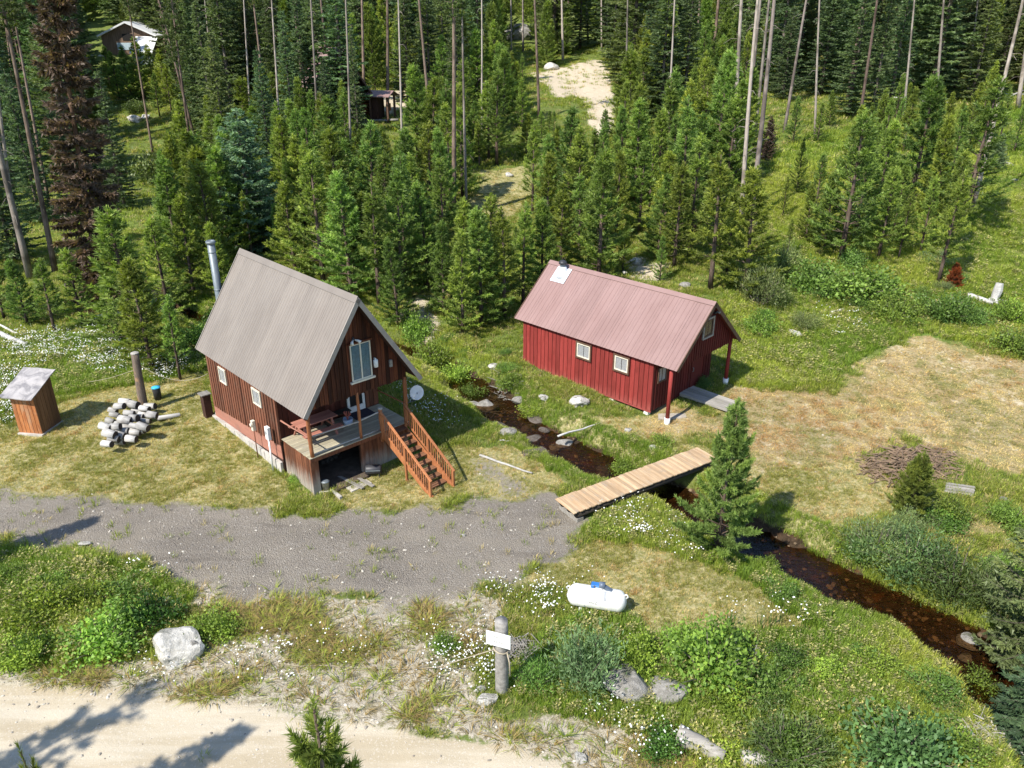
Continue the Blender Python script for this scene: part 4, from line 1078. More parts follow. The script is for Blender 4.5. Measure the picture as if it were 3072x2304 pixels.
# ------------------------------------------------------------ stones, boulders
def rock_mesh(seed, mat, flat=.7, sub=3, amp=.35, cuts=6):
    bm = bmesh.new(); bmesh.ops.create_icosphere(bm, subdivisions=sub, radius=1)
    rs = np.random.default_rng(seed); N = rs.normal(size=(cuts, 3)); N /= np.linalg.norm(N, axis=1)[:, None]; D = rs.uniform(.55, .85, cuts)
    for v in bm.verts:
        p = np.array(v.co)
        for n_, d_ in zip(N, D):
            k = p @ n_ - d_
            if k > 0: p = p - n_ * k * .92
        a = vnoise(np.array([p[0]*2+seed]), np.array([p[1]*2+p[2]*1.7]), seed)[0] - .5 + .5 * (vnoise(np.array([p[0]*5+seed]), np.array([p[1]*5+p[2]*4]), seed + 3)[0] - .5)
        p = p * (1 + amp * .5 * a); v.co = (p[0], p[1], p[2] * flat)
    m = bpy.data.meshes.new('stone'); bm.to_mesh(m); bm.free(); m.materials.append(mat)
    return m
RK = {k: [rock_mesh(10 * i + s, M[k], .6 if k == 'rockdark' else .75, 3) for s in range(4)] for i, k in enumerate(('rock', 'rockdark', 'rockgrey'))}
RK['rock'] = RK['rock']
nrk = [0]
def stone(px, py, wpx, mat, label, group=None, name='stone', zoff=.0, asp=(1, .8, .8), var=None, water=False):
    q = ground_at(px, py)
    if water: q = atz(px, py, q.z + .12)
    dep = q.y * math.cos(CAM_P) + (CAM_H - q.z) * math.sin(CAM_P)
    r = wpx * SC * dep / CAM_F / 2
    nrk[0] += 1
    o = newobj(name, RK[mat][nrk[0] % 4 if var is None else var]); rs = random.Random(nrk[0] * 77 + int(px))
    o.location = (q.x, q.y, q.z + r * asp[2] * .25 + zoff); o.scale = (r * asp[0], r * asp[1], r * asp[2]); o.rotation_euler = (rs.uniform(-.2, .2), rs.uniform(-.2, .2), rs.uniform(-.6, .6))
    return tag(o, label, 'boulder' if name == 'boulder' else 'stone', group)
stone(382, 1412, 118, 'rock', 'big bright white boulder among bushes at the rope end', name='boulder', asp=(1, .85, .95), var=0)
stone(424, 1408, 50, 'rockgrey', 'cracked grey boulder leaning on the big white boulder', name='boulder', asp=(.8, .8, 1.4), var=1)
stone(410, 1375, 46, 'rockgrey', 'grey flat boulder behind the big white boulder', name='boulder', asp=(1.1, .9, .7), var=2)
stone(1358, 1490, 118, 'rockgrey', 'large mottled grey boulder in the shrubs right of the sign post', name='boulder', asp=(1, .9, .95), var=2)
stone(1438, 1495, 100, 'rockgrey', 'pale lichened boulder beside the mottled grey one in the shrubs', name='boulder', asp=(1, .9, .7), var=3)
stone(1050, 1512, 52, 'rock', 'low tan stone half buried left of the sign post foot', var=1, asp=(1, .8, .6))
stone(1037, 1490, 26, 'rock', 'small pale stone just above the low tan stone', var=2)
stone(92, 1368, 44, 'rockgrey', 'grey flat rock peeking out of the left bushes', asp=(1, .7, .5))
stone(48, 1402, 30, 'rockgrey', 'small grey rock at the bush edge by the lower left road', asp=(1, .7, .5))
stone(182, 1175, 36, 'rock', 'white flat stone on the driveway edge, left of two', asp=(1, .6, .3)); stone(240, 1213, 26, 'rock', 'white flat stone on the driveway edge, right of two', asp=(1, .7, .4))
stone(385, 1262, 22, 'rock', 'small white stone by the lower driveway edge near the low bush')
stone(1750, 1560, 30, 'rockgrey', 'small grey stone hidden in the tall grass at lower right')
stone(993, 1078, 10, 'rock', 'single brick-sized stone on the gravel before the stairs', asp=(1.3, .6, .6)); stone(1001, 1157, 11, 'rock', 'lone pale stone in the middle of the gravel driveway', asp=(1, .7, .7))
stone(1252, 1640, 34, 'rock', 'white stone at the roadside below the daisies')
SG = 'stones along the stream'
for px, py, w_, mt, lab in [(1072, 906, 42, 'rockdark', 'tall brown stone standing at the left water edge by the cabin shadow'), (1107, 900, 32, 'rockdark', 'brown round stone right of the tall brown one in the stream'),
    (1142, 893, 34, 'rockdark', None), (1160, 882, 46, 'rockdark', 'wide flat brown stone on the far stream bank below the red cabin'), (1145, 908, 24, 'rockdark', None), (1176, 905, 26, 'rockdark', None), (1156, 920, 56, 'rockdark', 'angular flat slab leaning over the far water edge'),
    (1172, 945, 26, 'rockdark', 'rounded stone lying alone in the shallow water below the slab'), (1098, 938, 40, 'rockgrey', 'pale stone at the near water edge'), (1155, 975, 62, 'rockdark', 'large flat dark stone on the near bank of the stream'), (1196, 982, 26, 'rockdark', None),
    (1305, 975, 30, 'rockdark', None), (1305, 985, 28, 'rockdark', None), (1330, 1005, 26, 'rockdark', None), (1346, 1010, 30, 'rockdark', None), (1385, 1006, 58, 'rockgrey', 'broad grey stone in the stream close to the bridge'),
    (1220, 930, 42, 'rockgrey', 'blue-grey boulder on the far bank below the red cabin'), (1250, 872, 46, 'rock', 'bright round boulder in grass before the red cabin wall'), (1173, 862, 26, 'rock', None), (1120, 845, 34, 'rockgrey', None), (1020, 848, 36, 'rockgrey', None), (1048, 845, 60, 'rockgrey', 'grey boulder at the stream bend behind the stairs'), (1200, 932, 28, 'rockgrey', None), (1190, 945, 34, 'rockdark', None), (1355, 930, 18, 'rock', None), (1410, 970, 24, 'rock', 'white stone in the grass above the bridge'),
    (2110, 1348, 58, 'rockgrey', 'pale boulder sitting at the right water edge under the spruce'), (2100, 1372, 34, 'rockgrey', None), (1620, 1180, 20, 'rockdark', None), (1460, 1120, 22, 'rockgrey', None),
    (1065, 792, 26, 'rock', None), (985, 690, 30, 'rock', None), (1100, 380, 20, 'rock', None)]:
    stone(px, py, w_, mt, lab or 'small stone at the edge of the brown stream', None if lab else SG, asp=(1, .8, .55) if 'flat' in (lab or '') else (1, .85, .8))
for px, py, w_, lab in [(1640, 485, 22, 'white stone on the grass slope beneath the bare trunks'), (1712, 585, 16, 'small white stone behind the red cabin path'), (1715, 725, 34, 'white rock in the grass right of the red cabin'), (2100, 540, 14, 'small white stone on the right slope beside the tall pine'), (2085, 520, 16, 'flat white stone on the right slope'),
        (2176, 360, 22, 'white flat stone beside the small blue spruce'), (2190, 395, 20, 'grey stone on the upper right slope'), (2075, 612, 20, 'white rock by the small rusty dead tree'), (2078, 684, 10, 'tiny white stone by the bleached log'), (1372, 570, 34, 'pale rock on the slope behind the red roof'), (1480, 620, 30, 'grey rock just behind the red cabin ridge'),
        (1120, 82, 70, 'big grey outcrop on the far wooded hill'), (1190, 150, 34, 'white boulder on the sandy track edge'), (290, 262, 34, 'white boulder in the far left clearing'), (315, 256, 24, 'second pale boulder in the far left clearing'), (1350, 590, 14, 'small white stone on the slope behind the red roof'),
        (1243, 880, 10, 'tiny pale stone in front of the red cabin wall'), (2168, 1080, 22, 'grey stone in weeds right of the brush pile')]:
    stone(px, py, w_, 'rock' if 'white' in lab or 'pale' in lab else 'rockgrey', lab, name='boulder' if w_ > 50 else 'stone')

# ------------------------------------------------------------ logs, stump, boards, brush
def fallen(name, a, b, r, mat, label, cat='log', lift=.0, n=7, group=None):
    a, b = Vector(a), Vector(b); mb = MB()
    mb.tube([a.lerp(b, i / n) + Vector((random.uniform(-.03, .03), random.uniform(-.03, .03), r + lift + random.uniform(-.02, .02))) for i in range(n + 1)], [r * (1 - .35 * i / n) for i in range(n + 1)], 8)
    return tag(mb.build(name, mat, None, True), label, cat, group)
G = ground_at
fallen('fallen_log', G(2090, 645), G(2142, 662), .2, M['whitelog'], 'bleached log lying beside the white stump on the right slope')
q = G(2146, 652); sb = thing('tree_stump', q, .4, 'bleached white broken stump with spreading root on the right slope', 'stump')
MB().tube([(0, 0, -.1), (.05, 0, .3), (.16, .02, .7), (.22, .05, 1.15)], [.3, .24, .27, .22], 9).build('trunk', M['whitelog'], sb)
for v in ((-1.2, .1), (.5, -.4), (-.4, -.6)): MB().tube([(0, 0, .2), (v[0] * .5, v[1] * .5, .12), (v[0], v[1], .1)], [.16, .1, .04], 7).build('root', M['whitelog'], sb)
fallen('fallen_log', G(-20, 718), G(58, 752), .2, M['whitelog'], 'thick bleached log in the daisies at the left edge')
fallen('fallen_log', G(-10, 700), G(140, 775), .08, M['whitelog'], 'thin bleached log above the thick one at the left edge')
fallen('fallen_log', at(1205, 945), at(1296, 915), .05, M['whitelog'], 'long thin bleached branch lying on the far stream bank')
fallen('fallen_log', G(1255, 880), G(1282, 855), .05, M['whitelog'], 'short bleached stick before the red cabin wall')
fallen('fallen_log', G(1795, 680), G(1820, 672), .12, M['whitelog'], 'small white snag log in the grass right of the red cabin')
fallen('fallen_log', G(1035, 985), G(1148, 1025), .06, M['whitelog'], 'pale curved log bordering the gravel by the stream')
fallen('fallen_log', G(1080, 952), G(1112, 955), .03, M['whitelog'], 'short white stick at the near water edge')
fallen('fallen_log', G(1460, 1600), G(1560, 1650), .28, M['greywood'], 'thick grey rotting log at the bottom among grass')
fallen('fallen_log', G(1600, 1650), G(1700, 1662), .22, M['greywood'], 'grey rotting log at the bottom edge under the shrubs')
for i, (a, b) in enumerate([((1690, 165), (1760, 175)), ((1850, 180), (1900, 182)), ((1990, 222), (2050, 226)), ((2150, 205), (2215, 208)), ((2170, 215), (2212, 200)), ((1900, 215), (1960, 212)), ((205, 690), (275, 678))]):
    fallen('fallen_log', G(*a), G(*b), .14, M['whitelog'], 'bleached deadfall log under the far trees on the right' if i < 6 else 'pale deadfall log under the dead brown tree', 'log', 0, 5, 'deadfall under the far right trees' if i < 6 else None)
fallen('fallen_log', G(760, 268), G(860, 262), .2, M['greywood'], 'grey log edging the yard of the half hidden cabin')
q = G(2070, 1062)
bs = thing('board_stack', q, -.3, 'little stack of bleached boards in the grass below the brush pile', 'boards')
for k in range(4): MB().box(-.55 + .04 * k, .5 + .05 * k, -.28 + .17 * k, -.14 + .17 * k, .02 + .03 * k, .07 + .03 * k).build('board', M['greywood'], bs)
bp = MB(); rb = random.Random(4)
C0 = G(1960, 1000)
for k in range(900):
    px, py = rb.gauss(1965, 66), rb.gauss(1003, 22)
    if ((px - 1965) / 128) ** 2 + ((py - 1003) / 46) ** 2 > rb.uniform(.5, 1.1): continue
    c = G(px, py) if k % 8 == 0 else None
    if c is None:
        d = ray(px, py); tq = (C0.z + .1 - CAM_H) / d[2]; c = Vector((d[0]*tq, d[1]*tq, C0.z))
    h = max(0, .3 * (1 - ((px - 1965) / 118) ** 2 - ((py - 1003) / 40) ** 2)); z = gz(c.x, c.y) + rb.uniform(.06, .12 + h)
    an = rb.uniform(-1.5, 1.2); ln = rb.uniform(.25, .8)
    v = Vector((math.cos(an), math.sin(an), rb.uniform(-.15, .2))) * ln
    bp.tube([Vector((c.x, c.y, z)) - v * .5, Vector((c.x, c.y, z)) + v * .5], [rb.uniform(.016, .036), .01], 4, False)
o = bp.build('brush_pile', plain('dead_twigs', (.21, .145, .095), .9, 0, .4, 3), None); tag(o, 'low heap of brown dead twigs on the mown meadow', 'brush pile', kind='stuff')
for nm, cx, cy, sx, sy, n_, lab in (('stick_litter', 1115, 1400, 45, 18, 140, 'scatter of pale broken sticks behind the sign post'), ('stick_litter', 1625, 1430, 26, 22, 150, 'scatter of pale split wood in the lush grass at right'), ('stick_litter', 2150, 1580, 60, 26, 160, 'scatter of dead sticks at the lower right corner'), ('stick_litter', 1075, 850, 40, 22, 120, 'tangle of dead twigs hanging over the stream bend')):
    mb = MB()
    for k in range(n_):
        d = ray(rb.gauss(cx, sx * .6), rb.gauss(cy, sy * .6)); tq = (-.4 - CAM_H) / d[2]; x, y = d[0]*tq, d[1]*tq; z = gz(x, y) + rb.uniform(.02, .22)
        an = rb.uniform(0, 6.3); v = Vector((math.cos(an), math.sin(an), rb.uniform(-.2, .2))) * rb.uniform(.08, .35)
        mb.tube([Vector((x, y, z)) - v, Vector((x, y, z)) + v], [rb.uniform(.01, .028), .008], 4, False)
    tag(mb.build(nm, M['greywood'], None), lab, 'sticks', kind='stuff')

# ------------------------------------------------------------ the half hidden cabin, its shelter and the far house
H3 = G(728, 262); r3 = math.radians(-60)
h3 = thing('cabin', H3, r3, 'half hidden log cabin with steep faded pink roof behind the dark spruces', 'cabin')
mb = MB(); q5 = lambda: [(-3, -1), (-3, 3.0), (0, 7.4), (3, 3.0), (3, -1)]
mb.poly([(-4, y, z) for y, z in q5()], [(2.5, y, z) for y, z in q5()]); w3 = mb.build('wall', M['core'], h3)
for k in range(9): MB().tube([(2.52, -3.1, .2 + .3 * k), (2.52, 3.1, .2 + .3 * k)], .16, 8).build('wall_log', M['log'], w3, True)
gable_roof(h3, 8.2, 3.5, 2.5, 7.7, M['roof_pink'], M['trimdark'], 6, x0=-4.4)
window(h3, 'y', 2.7, -1.6, -.6, 1.0, 2.2, 1, M['cream'], None)
MB().box(2.6, 4.4, -3.2, 3.2, -.6, .2).build('deck', M['deck'], h3)
K3 = G(828, 258)
k3 = thing('shelter', K3, -.3, 'small open wooden shelter with pale pink roof beside the half hidden cabin', 'shelter')
for x in (-1.05, 1.05):
    for y in (-.9, .9): MB().box(x - .1, x + .1, y - .1, y + .1, -.4, 2.5).build('post', M['trimdark'], k3)
MB().box(-.95, -.2, -.85, .85, -.3, 2.4).build('side_wall', M['core'], k3); MB().box(.2, .7, .6, .7, .9, 1.7).build('back_panel', M['log'], k3)
for s in (-1, 1): MB().hexa([(-1.5, 0, 3.0), (1.5, 0, 3.0), (1.5, s * 1.4, 2.45), (-1.5, s * 1.4, 2.45)], [(-1.5, 0, 3.08), (1.5, 0, 3.08), (1.5, s * 1.4, 2.53), (-1.5, s * 1.4, 2.53)]).build('roof', M['roof_pink'], k3)
FH = atdist(282, 108, 158); FH.z = gz(FH.x, FH.y)
fa = math.radians(8)
fz = atdist(282, 46, 158).z - FH.z
fh = thing('house', FH, fa, 'far brown house with white-edged gable roof on the upper left hill', 'house')
hw = 5.2; ez = fz - 2.6
mb = MB().poly([(-hw + .5, 0, -1), (-hw + .5, 0, ez + .2), (0, 0, fz - .35), (hw - .5, 0, ez + .2), (hw - .5, 0, -1)], [(-hw + .5, 9, -1), (-hw + .5, 9, ez + .2), (0, 9, fz - .35), (hw - .5, 9, ez + .2), (hw - .5, 9, -1)])
mb.build('wall', wood('far_house_board', (.14, .09, .06), (.24, .16, .11), 'z', 3, .8, .1), fh)
for s in (-1, 1):
    MB().hexa([(0, -.8, fz - .3), (s * hw, -.8, ez - .05), (s * hw, 9.6, ez - .05), (0, 9.6, fz - .3)], [(0, -.8, fz), (s * hw, -.8, ez + .25), (s * hw, 9.6, ez + .25), (0, 9.6, fz)]).build('roof', M['white'], fh)
MB().box(-1.0, .9, -.06, .02, ez - .6, ez + .5).build('window', M['dark'], fh); MB().box(-2.2, 2.2, -.05, .0, ez - 2.2, ez - 1.0).build('window', plain('far_glass', (.45, .55, .6), .2), fh)
an = MB().box(1.7, 5.0, -5.5, -.4, -1.5, ez - 2.6).build('annex', plain('annex_wall', (.30, .34, .30), .8), fh)
MB().hexa([(1.4, -5.9, ez - 2.7), (5.3, -5.9, ez - 2.7), (5.3, -.2, ez - .1), (1.4, -.2, ez - .1)], [(1.4, -5.9, ez - 2.5), (5.3, -5.9, ez - 2.5), (5.3, -.2, ez + .1), (1.4, -.2, ez + .1)]).build('annex_roof', M['white'], fh)
q = G(195, 130); t = thing('guard_rail', q, 0, 'low white rail beside the far left clearing', 'rail')
MB().box(-2.6, 2.6, -.05, .05, .55, .8).build('rail', M['white'], t)
for x in (-2.2, 0, 2.2): MB().box(x - .08, x + .08, .05, .15, 0, .75).build('post', M['greywood'], t)
# ------------------------------------------------------------ vegetation
def tri_mesh(name, V, F, var, mat):
    m = bpy.data.meshes.new(name)
    V = np.asarray(V, np.float32); F = np.asarray(F, np.int32)
    m.vertices.add(len(V)); m.vertices.foreach_set('co', V.ravel())
    m.loops.add(F.size); m.loops.foreach_set('vertex_index', F.ravel())
    m.polygons.add(len(F)); m.polygons.foreach_set('loop_start', np.arange(0, F.size, 3, dtype=np.int32))
    t = m.attributes.new('var', 'FLOAT', 'POINT'); t.data.foreach_set('value', np.asarray(var, np.float32))
    m.materials.append(mat); m.update()
    return m
def unit(a): return a / np.maximum(np.linalg.norm(a, axis=-1, keepdims=True), 1e-9)
class Leaves:
    def __init__(s): s.P = []; s.var = []
    def blades(s, p, d, ln, wd, var, r):       # one thin pointed triangle per row
        p = np.asarray(p, float); d = unit(np.asarray(d, float)); n = len(p)
        side = unit(np.cross(d, r.normal(size=(n, 3)))); ln = np.broadcast_to(ln, n)[:, None]; wd = np.broadcast_to(wd, n)[:, None]
        s.P.append(np.stack([p - side * wd * .5, p + side * wd * .5, p + d * ln], 1)); s.var.append(np.repeat(np.broadcast_to(var, n), 3))
    def diamonds(s, p, d, up, ln, wd, var):
        p = np.asarray(p, float); d = unit(np.asarray(d, float)); n = len(p)
        side = unit(np.cross(d, up)); ln = np.broadcast_to(ln, n)[:, None]; wd = np.broadcast_to(wd, n)[:, None]
        m = p + d * ln * .45
        s.P.append(np.stack([p, m + side * wd * .5, p + d * ln], 1)); s.P.append(np.stack([p, p + d * ln, m - side * wd * .5], 1))
        v = np.repeat(np.broadcast_to(var, n), 3); s.var += [v, v]
    def mesh(s, name, mat):
        P = np.concatenate(s.P).reshape(-1, 3); return tri_mesh(name, P, np.arange(len(P)).reshape(-1, 3), np.concatenate(s.var), mat)

def brush(L, a, b, n, ln, wd, spread, var, r):      # needles standing out along a shoot from a to b
    t = r.uniform(0, 1, n)[:, None] ** .8
    p = a + (b - a) * t; ax = unit((b - a)[None])[0]
    d = ax + spread * unit(r.normal(size=(n, 3)))
    L.blades(p, d, ln * r.uniform(.7, 1.2, n), wd, var + r.uniform(-.12, .12, n), r)

def young_pine(h, seed, rad, dens=1.0, ndl=.17, nw=.034, bare=.05):
    r = np.random.default_rng(seed); L = Leaves(); T = MB()
    lean = r.normal(size=2) * .015 * h
    ax = lambda z: np.array([lean[0] * (z / h) ** 2, lean[1] * (z / h) ** 2, z])
    T.tube([ax(h * i / 6) for i in range(7)], [h * .014 * (1 - .93 * i / 6) + .008 for i in range(7)], 7)
    z = h * bare; ph = r.uniform(0, 6)
    while z < h * .97:
        u = z / h
        bl = rad * (1 - u) ** .88 * (.55 + .45 * min(1, u / .15)) * r.uniform(.8, 1.15) + .12
        nb = int(r.integers(5, 8)) if u < .85 else 4
        for k in range(nb):
            ph += 2 * PI / nb + r.uniform(-.35, .35)
            if r.random() < .08: continue
            b_ = bl * r.uniform(.7, 1.2); el = .15 + .75 * u + r.uniform(-.15, .2)
            o = np.array([math.cos(ph), math.sin(ph), 0])
            p0 = ax(z + r.uniform(-.1, .1)); pts = []
            for i in range(5):
                q = i / 4; pts.append(p0 + o * b_ * q * math.cos(el * (.5 + q * .7)) + np.array([0, 0, b_ * (q * math.sin(el * .6) + .22 * q * q)]))
            T.tube(pts[::2], [.022 * (1 - u) + .012, .012, .006], 4, False)
            vb = r.uniform(.2, .8)
            ns = max(3, int(b_ / .15 * dens))
            for j in range(ns):
                q = .25 + .75 * (j + .6) / ns; f = min(q * 4, 3.999); i = int(f); c = pts[i] + (pts[i+1] - pts[i]) * (f - i)
                side = np.array([-o[1], o[0], 0]) * (1 if j % 2 else -1)
                sl_ = (.2 + .22 * (1 - q)) * r.uniform(.8, 1.2) * min(1, .5 + b_)
                d = unit((o * .75 + side * r.uniform(.3, .9) + np.array([0, 0, r.uniform(.25, .9)]))[None])[0]
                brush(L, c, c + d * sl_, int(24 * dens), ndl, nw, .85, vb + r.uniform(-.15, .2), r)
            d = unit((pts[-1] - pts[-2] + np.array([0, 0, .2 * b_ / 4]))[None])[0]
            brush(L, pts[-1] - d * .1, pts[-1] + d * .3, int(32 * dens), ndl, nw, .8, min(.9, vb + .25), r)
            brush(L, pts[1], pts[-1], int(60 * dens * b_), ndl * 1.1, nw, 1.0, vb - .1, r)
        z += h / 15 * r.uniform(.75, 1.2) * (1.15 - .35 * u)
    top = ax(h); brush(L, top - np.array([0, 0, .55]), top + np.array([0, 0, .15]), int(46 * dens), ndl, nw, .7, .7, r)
    return L.mesh('pine_crown', M['needle']), T.mesh('pine_trunk', M['bark_pine'], True)

def spruce(h, seed, rad, dens=1.0, bare=.06, droop=.35, pw=.8, wmul=1.0):
    r = np.random.default_rng(seed); L = Leaves(); T = MB()
    T.tube([(0, 0, h * i / 6) for i in range(7)], [h * .012 * (1 - .95 * i / 6) + .01 for i in range(7)], 8)
    z = h * bare; ph = r.uniform(0, 6)
    while z < h * .985:
        u = z / h
        bl = rad * ((1 - u) ** pw) * (.7 + .3 * min(1, (u - bare) / .12)) + .15
        nb = 6 if u < .8 else 5
        for k in range(nb):
            ph += 2 * PI / nb + r.uniform(-.3, .3)
            b_ = bl * r.uniform(.6, 1.2)
            if r.random() < .07: continue
            o = np.array([math.cos(ph), math.sin(ph), 0]); sd = np.array([-o[1], o[0], 0])
            z0 = z + r.uniform(-.2, .2); dr = droop * (1 - u * .8) - .25 * u
            P = lambda q: np.array([0, 0, z0]) + o * b_ * q + np.array([0, 0, b_ * (-dr * q + .22 * q * q)])
            T.tube([P(0), P(.5), P(.95)], [.03 * (1 - u) + .012, .016, .006], 4, False)
            vb = r.uniform(.1, .75); ns = max(3, int(b_ / .2 * dens))
            q = np.sort(r.uniform(.12, 1, ns * 2)); pr = np.stack([P(x) for x in q])
            sg_ = np.where(np.arange(ns * 2) % 2, 1, -1)[:, None]
            tw = (.22 + .5 * (1 - q) * min(1, b_ * .5))[:, None] * r.uniform(.7, 1.25, (ns * 2, 1))
            d = unit(o * .75 + sd * sg_ * r.uniform(.4, 1, (ns*2, 1)) + np.array([0, 0, -1.0]) * r.uniform(.0, .45, (ns*2, 1)))
            for m_ in range(5):                   # each twig carries flat, slightly hanging sprays
                st = pr + d * tw * (m_ / 5.0)
                dd = d + .6 * unit(r.normal(size=d.shape)) + np.array([0, 0, .12])
                L.blades(st, dd, (.24 + .14 * r.random(ns*2)) * wmul, .15 * wmul, np.clip(vb + r.uniform(-.18, .2, ns*2) + .1 * m_ / 5, 0, 1), r)
        z += h / 40 * r.uniform(.75, 1.25) * (1.15 - .4 * u)
    brush(L, np.array([0, 0, h - .6]), np.array([0, 0, h + .1]), 40, .16, .06, .7, .6, r)
    return L.mesh('spruce_crown', M['needle']), T.mesh('spruce_trunk', M['bark_spruce'], True)

def tall_pine(h, seed, c0, rad, dens=1.0, dead=False, r0=.2):
    r = np.random.default_rng(seed); L = Leaves(); T = MB()
    bend = r.normal(size=2) * .012 * h
    ax = lambda z: np.array([bend[0] * math.sin(z / h * 2.2), bend[1] * math.sin(z / h * 2.0), z])
    T.tube([ax(h * i / 10) for i in range(11)], [r0 * (1.12 if i == 0 else 1) * (1 - .78 * i / 10) for i in range(11)], 9)
    for k in range(int(26 if dead else 16)):              # dead twigs on the bare bole
        z = r.uniform(.12, .95 if dead else c0) * h; a = r.uniform(0, 6.3); l = r.uniform(.3, 1.3 if dead else .9)
        o = np.array([math.cos(a), math.sin(a), 0]); p = ax(z)
        T.tube([p, p + o * l * .5 + [0, 0, .05 * l], p + o * l + [0, 0, -.25 * l]], [.02, .013, .006], 4, False)
    if dead: return None, T.mesh('snag_trunk', M['bark_snag'], True)
    z = h * c0; ph = 0
    while z < h:
        u = (z / h - c0) / (1 - c0); bl = rad * (1 - u) ** .55 * min(1, .45 + u * 2.5) * r.uniform(.6, 1.2)
        for k in range(4):
            ph += 1.6 + r.uniform(-.5, .5)
            if r.random() < .2: continue
            b_ = bl * r.uniform(.6, 1.2) + .15; o = np.array([math.cos(ph), math.sin(ph), 0]); p0 = ax(z); up = -.1 + .5 * u
            P = lambda q: p0 + o * b_ * q + np.array([0, 0, b_ * (up * q + .2 * q * q)])
            T.tube([P(0), P(.5), P(1)], [.03, .018, .008], 4, False); vb = r.uniform(.15, .8)
            for j in range(max(3, int(b_ / .14 * dens))):
                q = r.uniform(.3, 1); c = P(q); d = unit((o * .6 + r.normal(size=3) * .6 + [0, 0, .45])[None])[0]
                brush(L, c, c + d * .34, 22, .22, .085, .9, vb + r.uniform(-.15, .15), r)
        z += .42 * r.uniform(.7, 1.3)
    return L.mesh('tall_pine_crown', M['needle']), T.mesh('tall_pine_trunk', M['bark_pine'], True)

def shrub(seed, n=1500, leaf=(.085, .05), tall=1.0, stems=16, upright=.5):
    r = np.random.default_rng(seed); L = Leaves(); T = MB()
    per = n // (stems * 5)
    for s in range(stems):
        a = r.uniform(0, 6.3); rr = math.sqrt(r.uniform(.02, 1)); tip = np.array([math.cos(a) * rr, math.sin(a) * rr, tall * (1 - .5 * rr * rr) * r.uniform(.75, 1.1)])
        base = tip * [.15, .15, 0]; mid = base * .5 + tip * .5 + [0, 0, .1]
        T.tube([base, mid, tip], [.022, .014, .006], 4, False); vb = r.uniform(.15, .8)
        for k in range(5):
            f = r.uniform(.35, 1); c = base + (tip - base) * f + r.normal(size=3) * .1
            p = c + r.normal(size=(per, 3)) * [.17, .17, .13]
            d = r.normal(size=(per, 3)) + [0, 0, upright] + unit((c - [0, 0, .3])[None]) * .7
            L.diamonds(p, d, r.normal(size=(per, 3)), leaf[0] * r.uniform(.7, 1.3, per), leaf[1] * r.uniform(.8, 1.2, per), np.clip(vb + r.uniform(-.2, .2, per), 0, 1))
    return L.mesh('shrub_leaves', M['leaf']), T.mesh('shrub_stems', M['bark_spruce'], False)

PROTO = {}
PROTO['young'] = [(7.0, young_pine(7.0, 11 + k, (1.3, 1.1, 1.5, 1.2, 1.0, 1.35, .95, 1.6)[k], (.95, .9, 1, .7, .95, .62, .8, .75)[k], .19, .052, (.05, .08, .04, .2, .06, .12, .26, .05)[k])) for k in range(8)]
PROTO['near'] = [(6.0, young_pine(6.0, 41, 1.6, 1.6, .17, .042)), (3.0, young_pine(3.0, 42, .95, 1.5, .15, .036))]
PROTO['over'] = [(10.0, young_pine(10.0, 45, 2.2, 2.0, .16, .026))]
PROTO['spruce'] = [(22.0, spruce(22.0, 60 + k, (3.1, 2.7, 3.5)[k], 1.15, (.06, .1, .05)[k])) for k in range(3)]
PROTO['blue'] = [(9.0, spruce(9.0, 70, 2.9, 1.7, .05, .12, .8, .62))]
PROTO['tall'] = [(22.0, tall_pine(22.0, 80 + k, (.62, .5, .7)[k], 1.7, 1.0, False, .2)) for k in range(3)]
PROTO['snag'] = [(22.0, tall_pine(22.0, 90 + k, 1, 1, 1, True, .2)) for k in range(2)]
PROTO['deadb'] = [(22.0, spruce(22.0, 99, 2.7, 1.5, .03, .5, .55, 1.2))]
PROTO['shrub'] = [(1.0, shrub(110 + k, 2600, (.11, .065), 1.0, 18)) for k in range(3)]
PROTO['willow'] = [(1.0, shrub(120 + k, 3200, (.13, .03), 1.3, 26, 1.1)) for k in range(3)]
COLR = {'young': (.165, .222, .046), 'near': (.135, .18, .04), 'over': (.14, .185, .04), 'spruce': (.125, .17, .072), 'blue': (.135, .185, .095), 'tall': (.11, .135, .04),
        'snag': (1, 1, 1), 'deadb': (.10, .064, .044), 'shrub': (.13, .2, .035), 'willow': (.14, .19, .06)}
NAMES = {'young': 'pine_tree', 'near': 'pine_tree', 'over': 'pine_tree', 'spruce': 'spruce_tree', 'blue': 'spruce_tree', 'tall': 'tall_pine', 'snag': 'dead_snag', 'deadb': 'dead_tree', 'shrub': 'shrub', 'willow': 'willow_shrub'}
rt = random.Random(12)
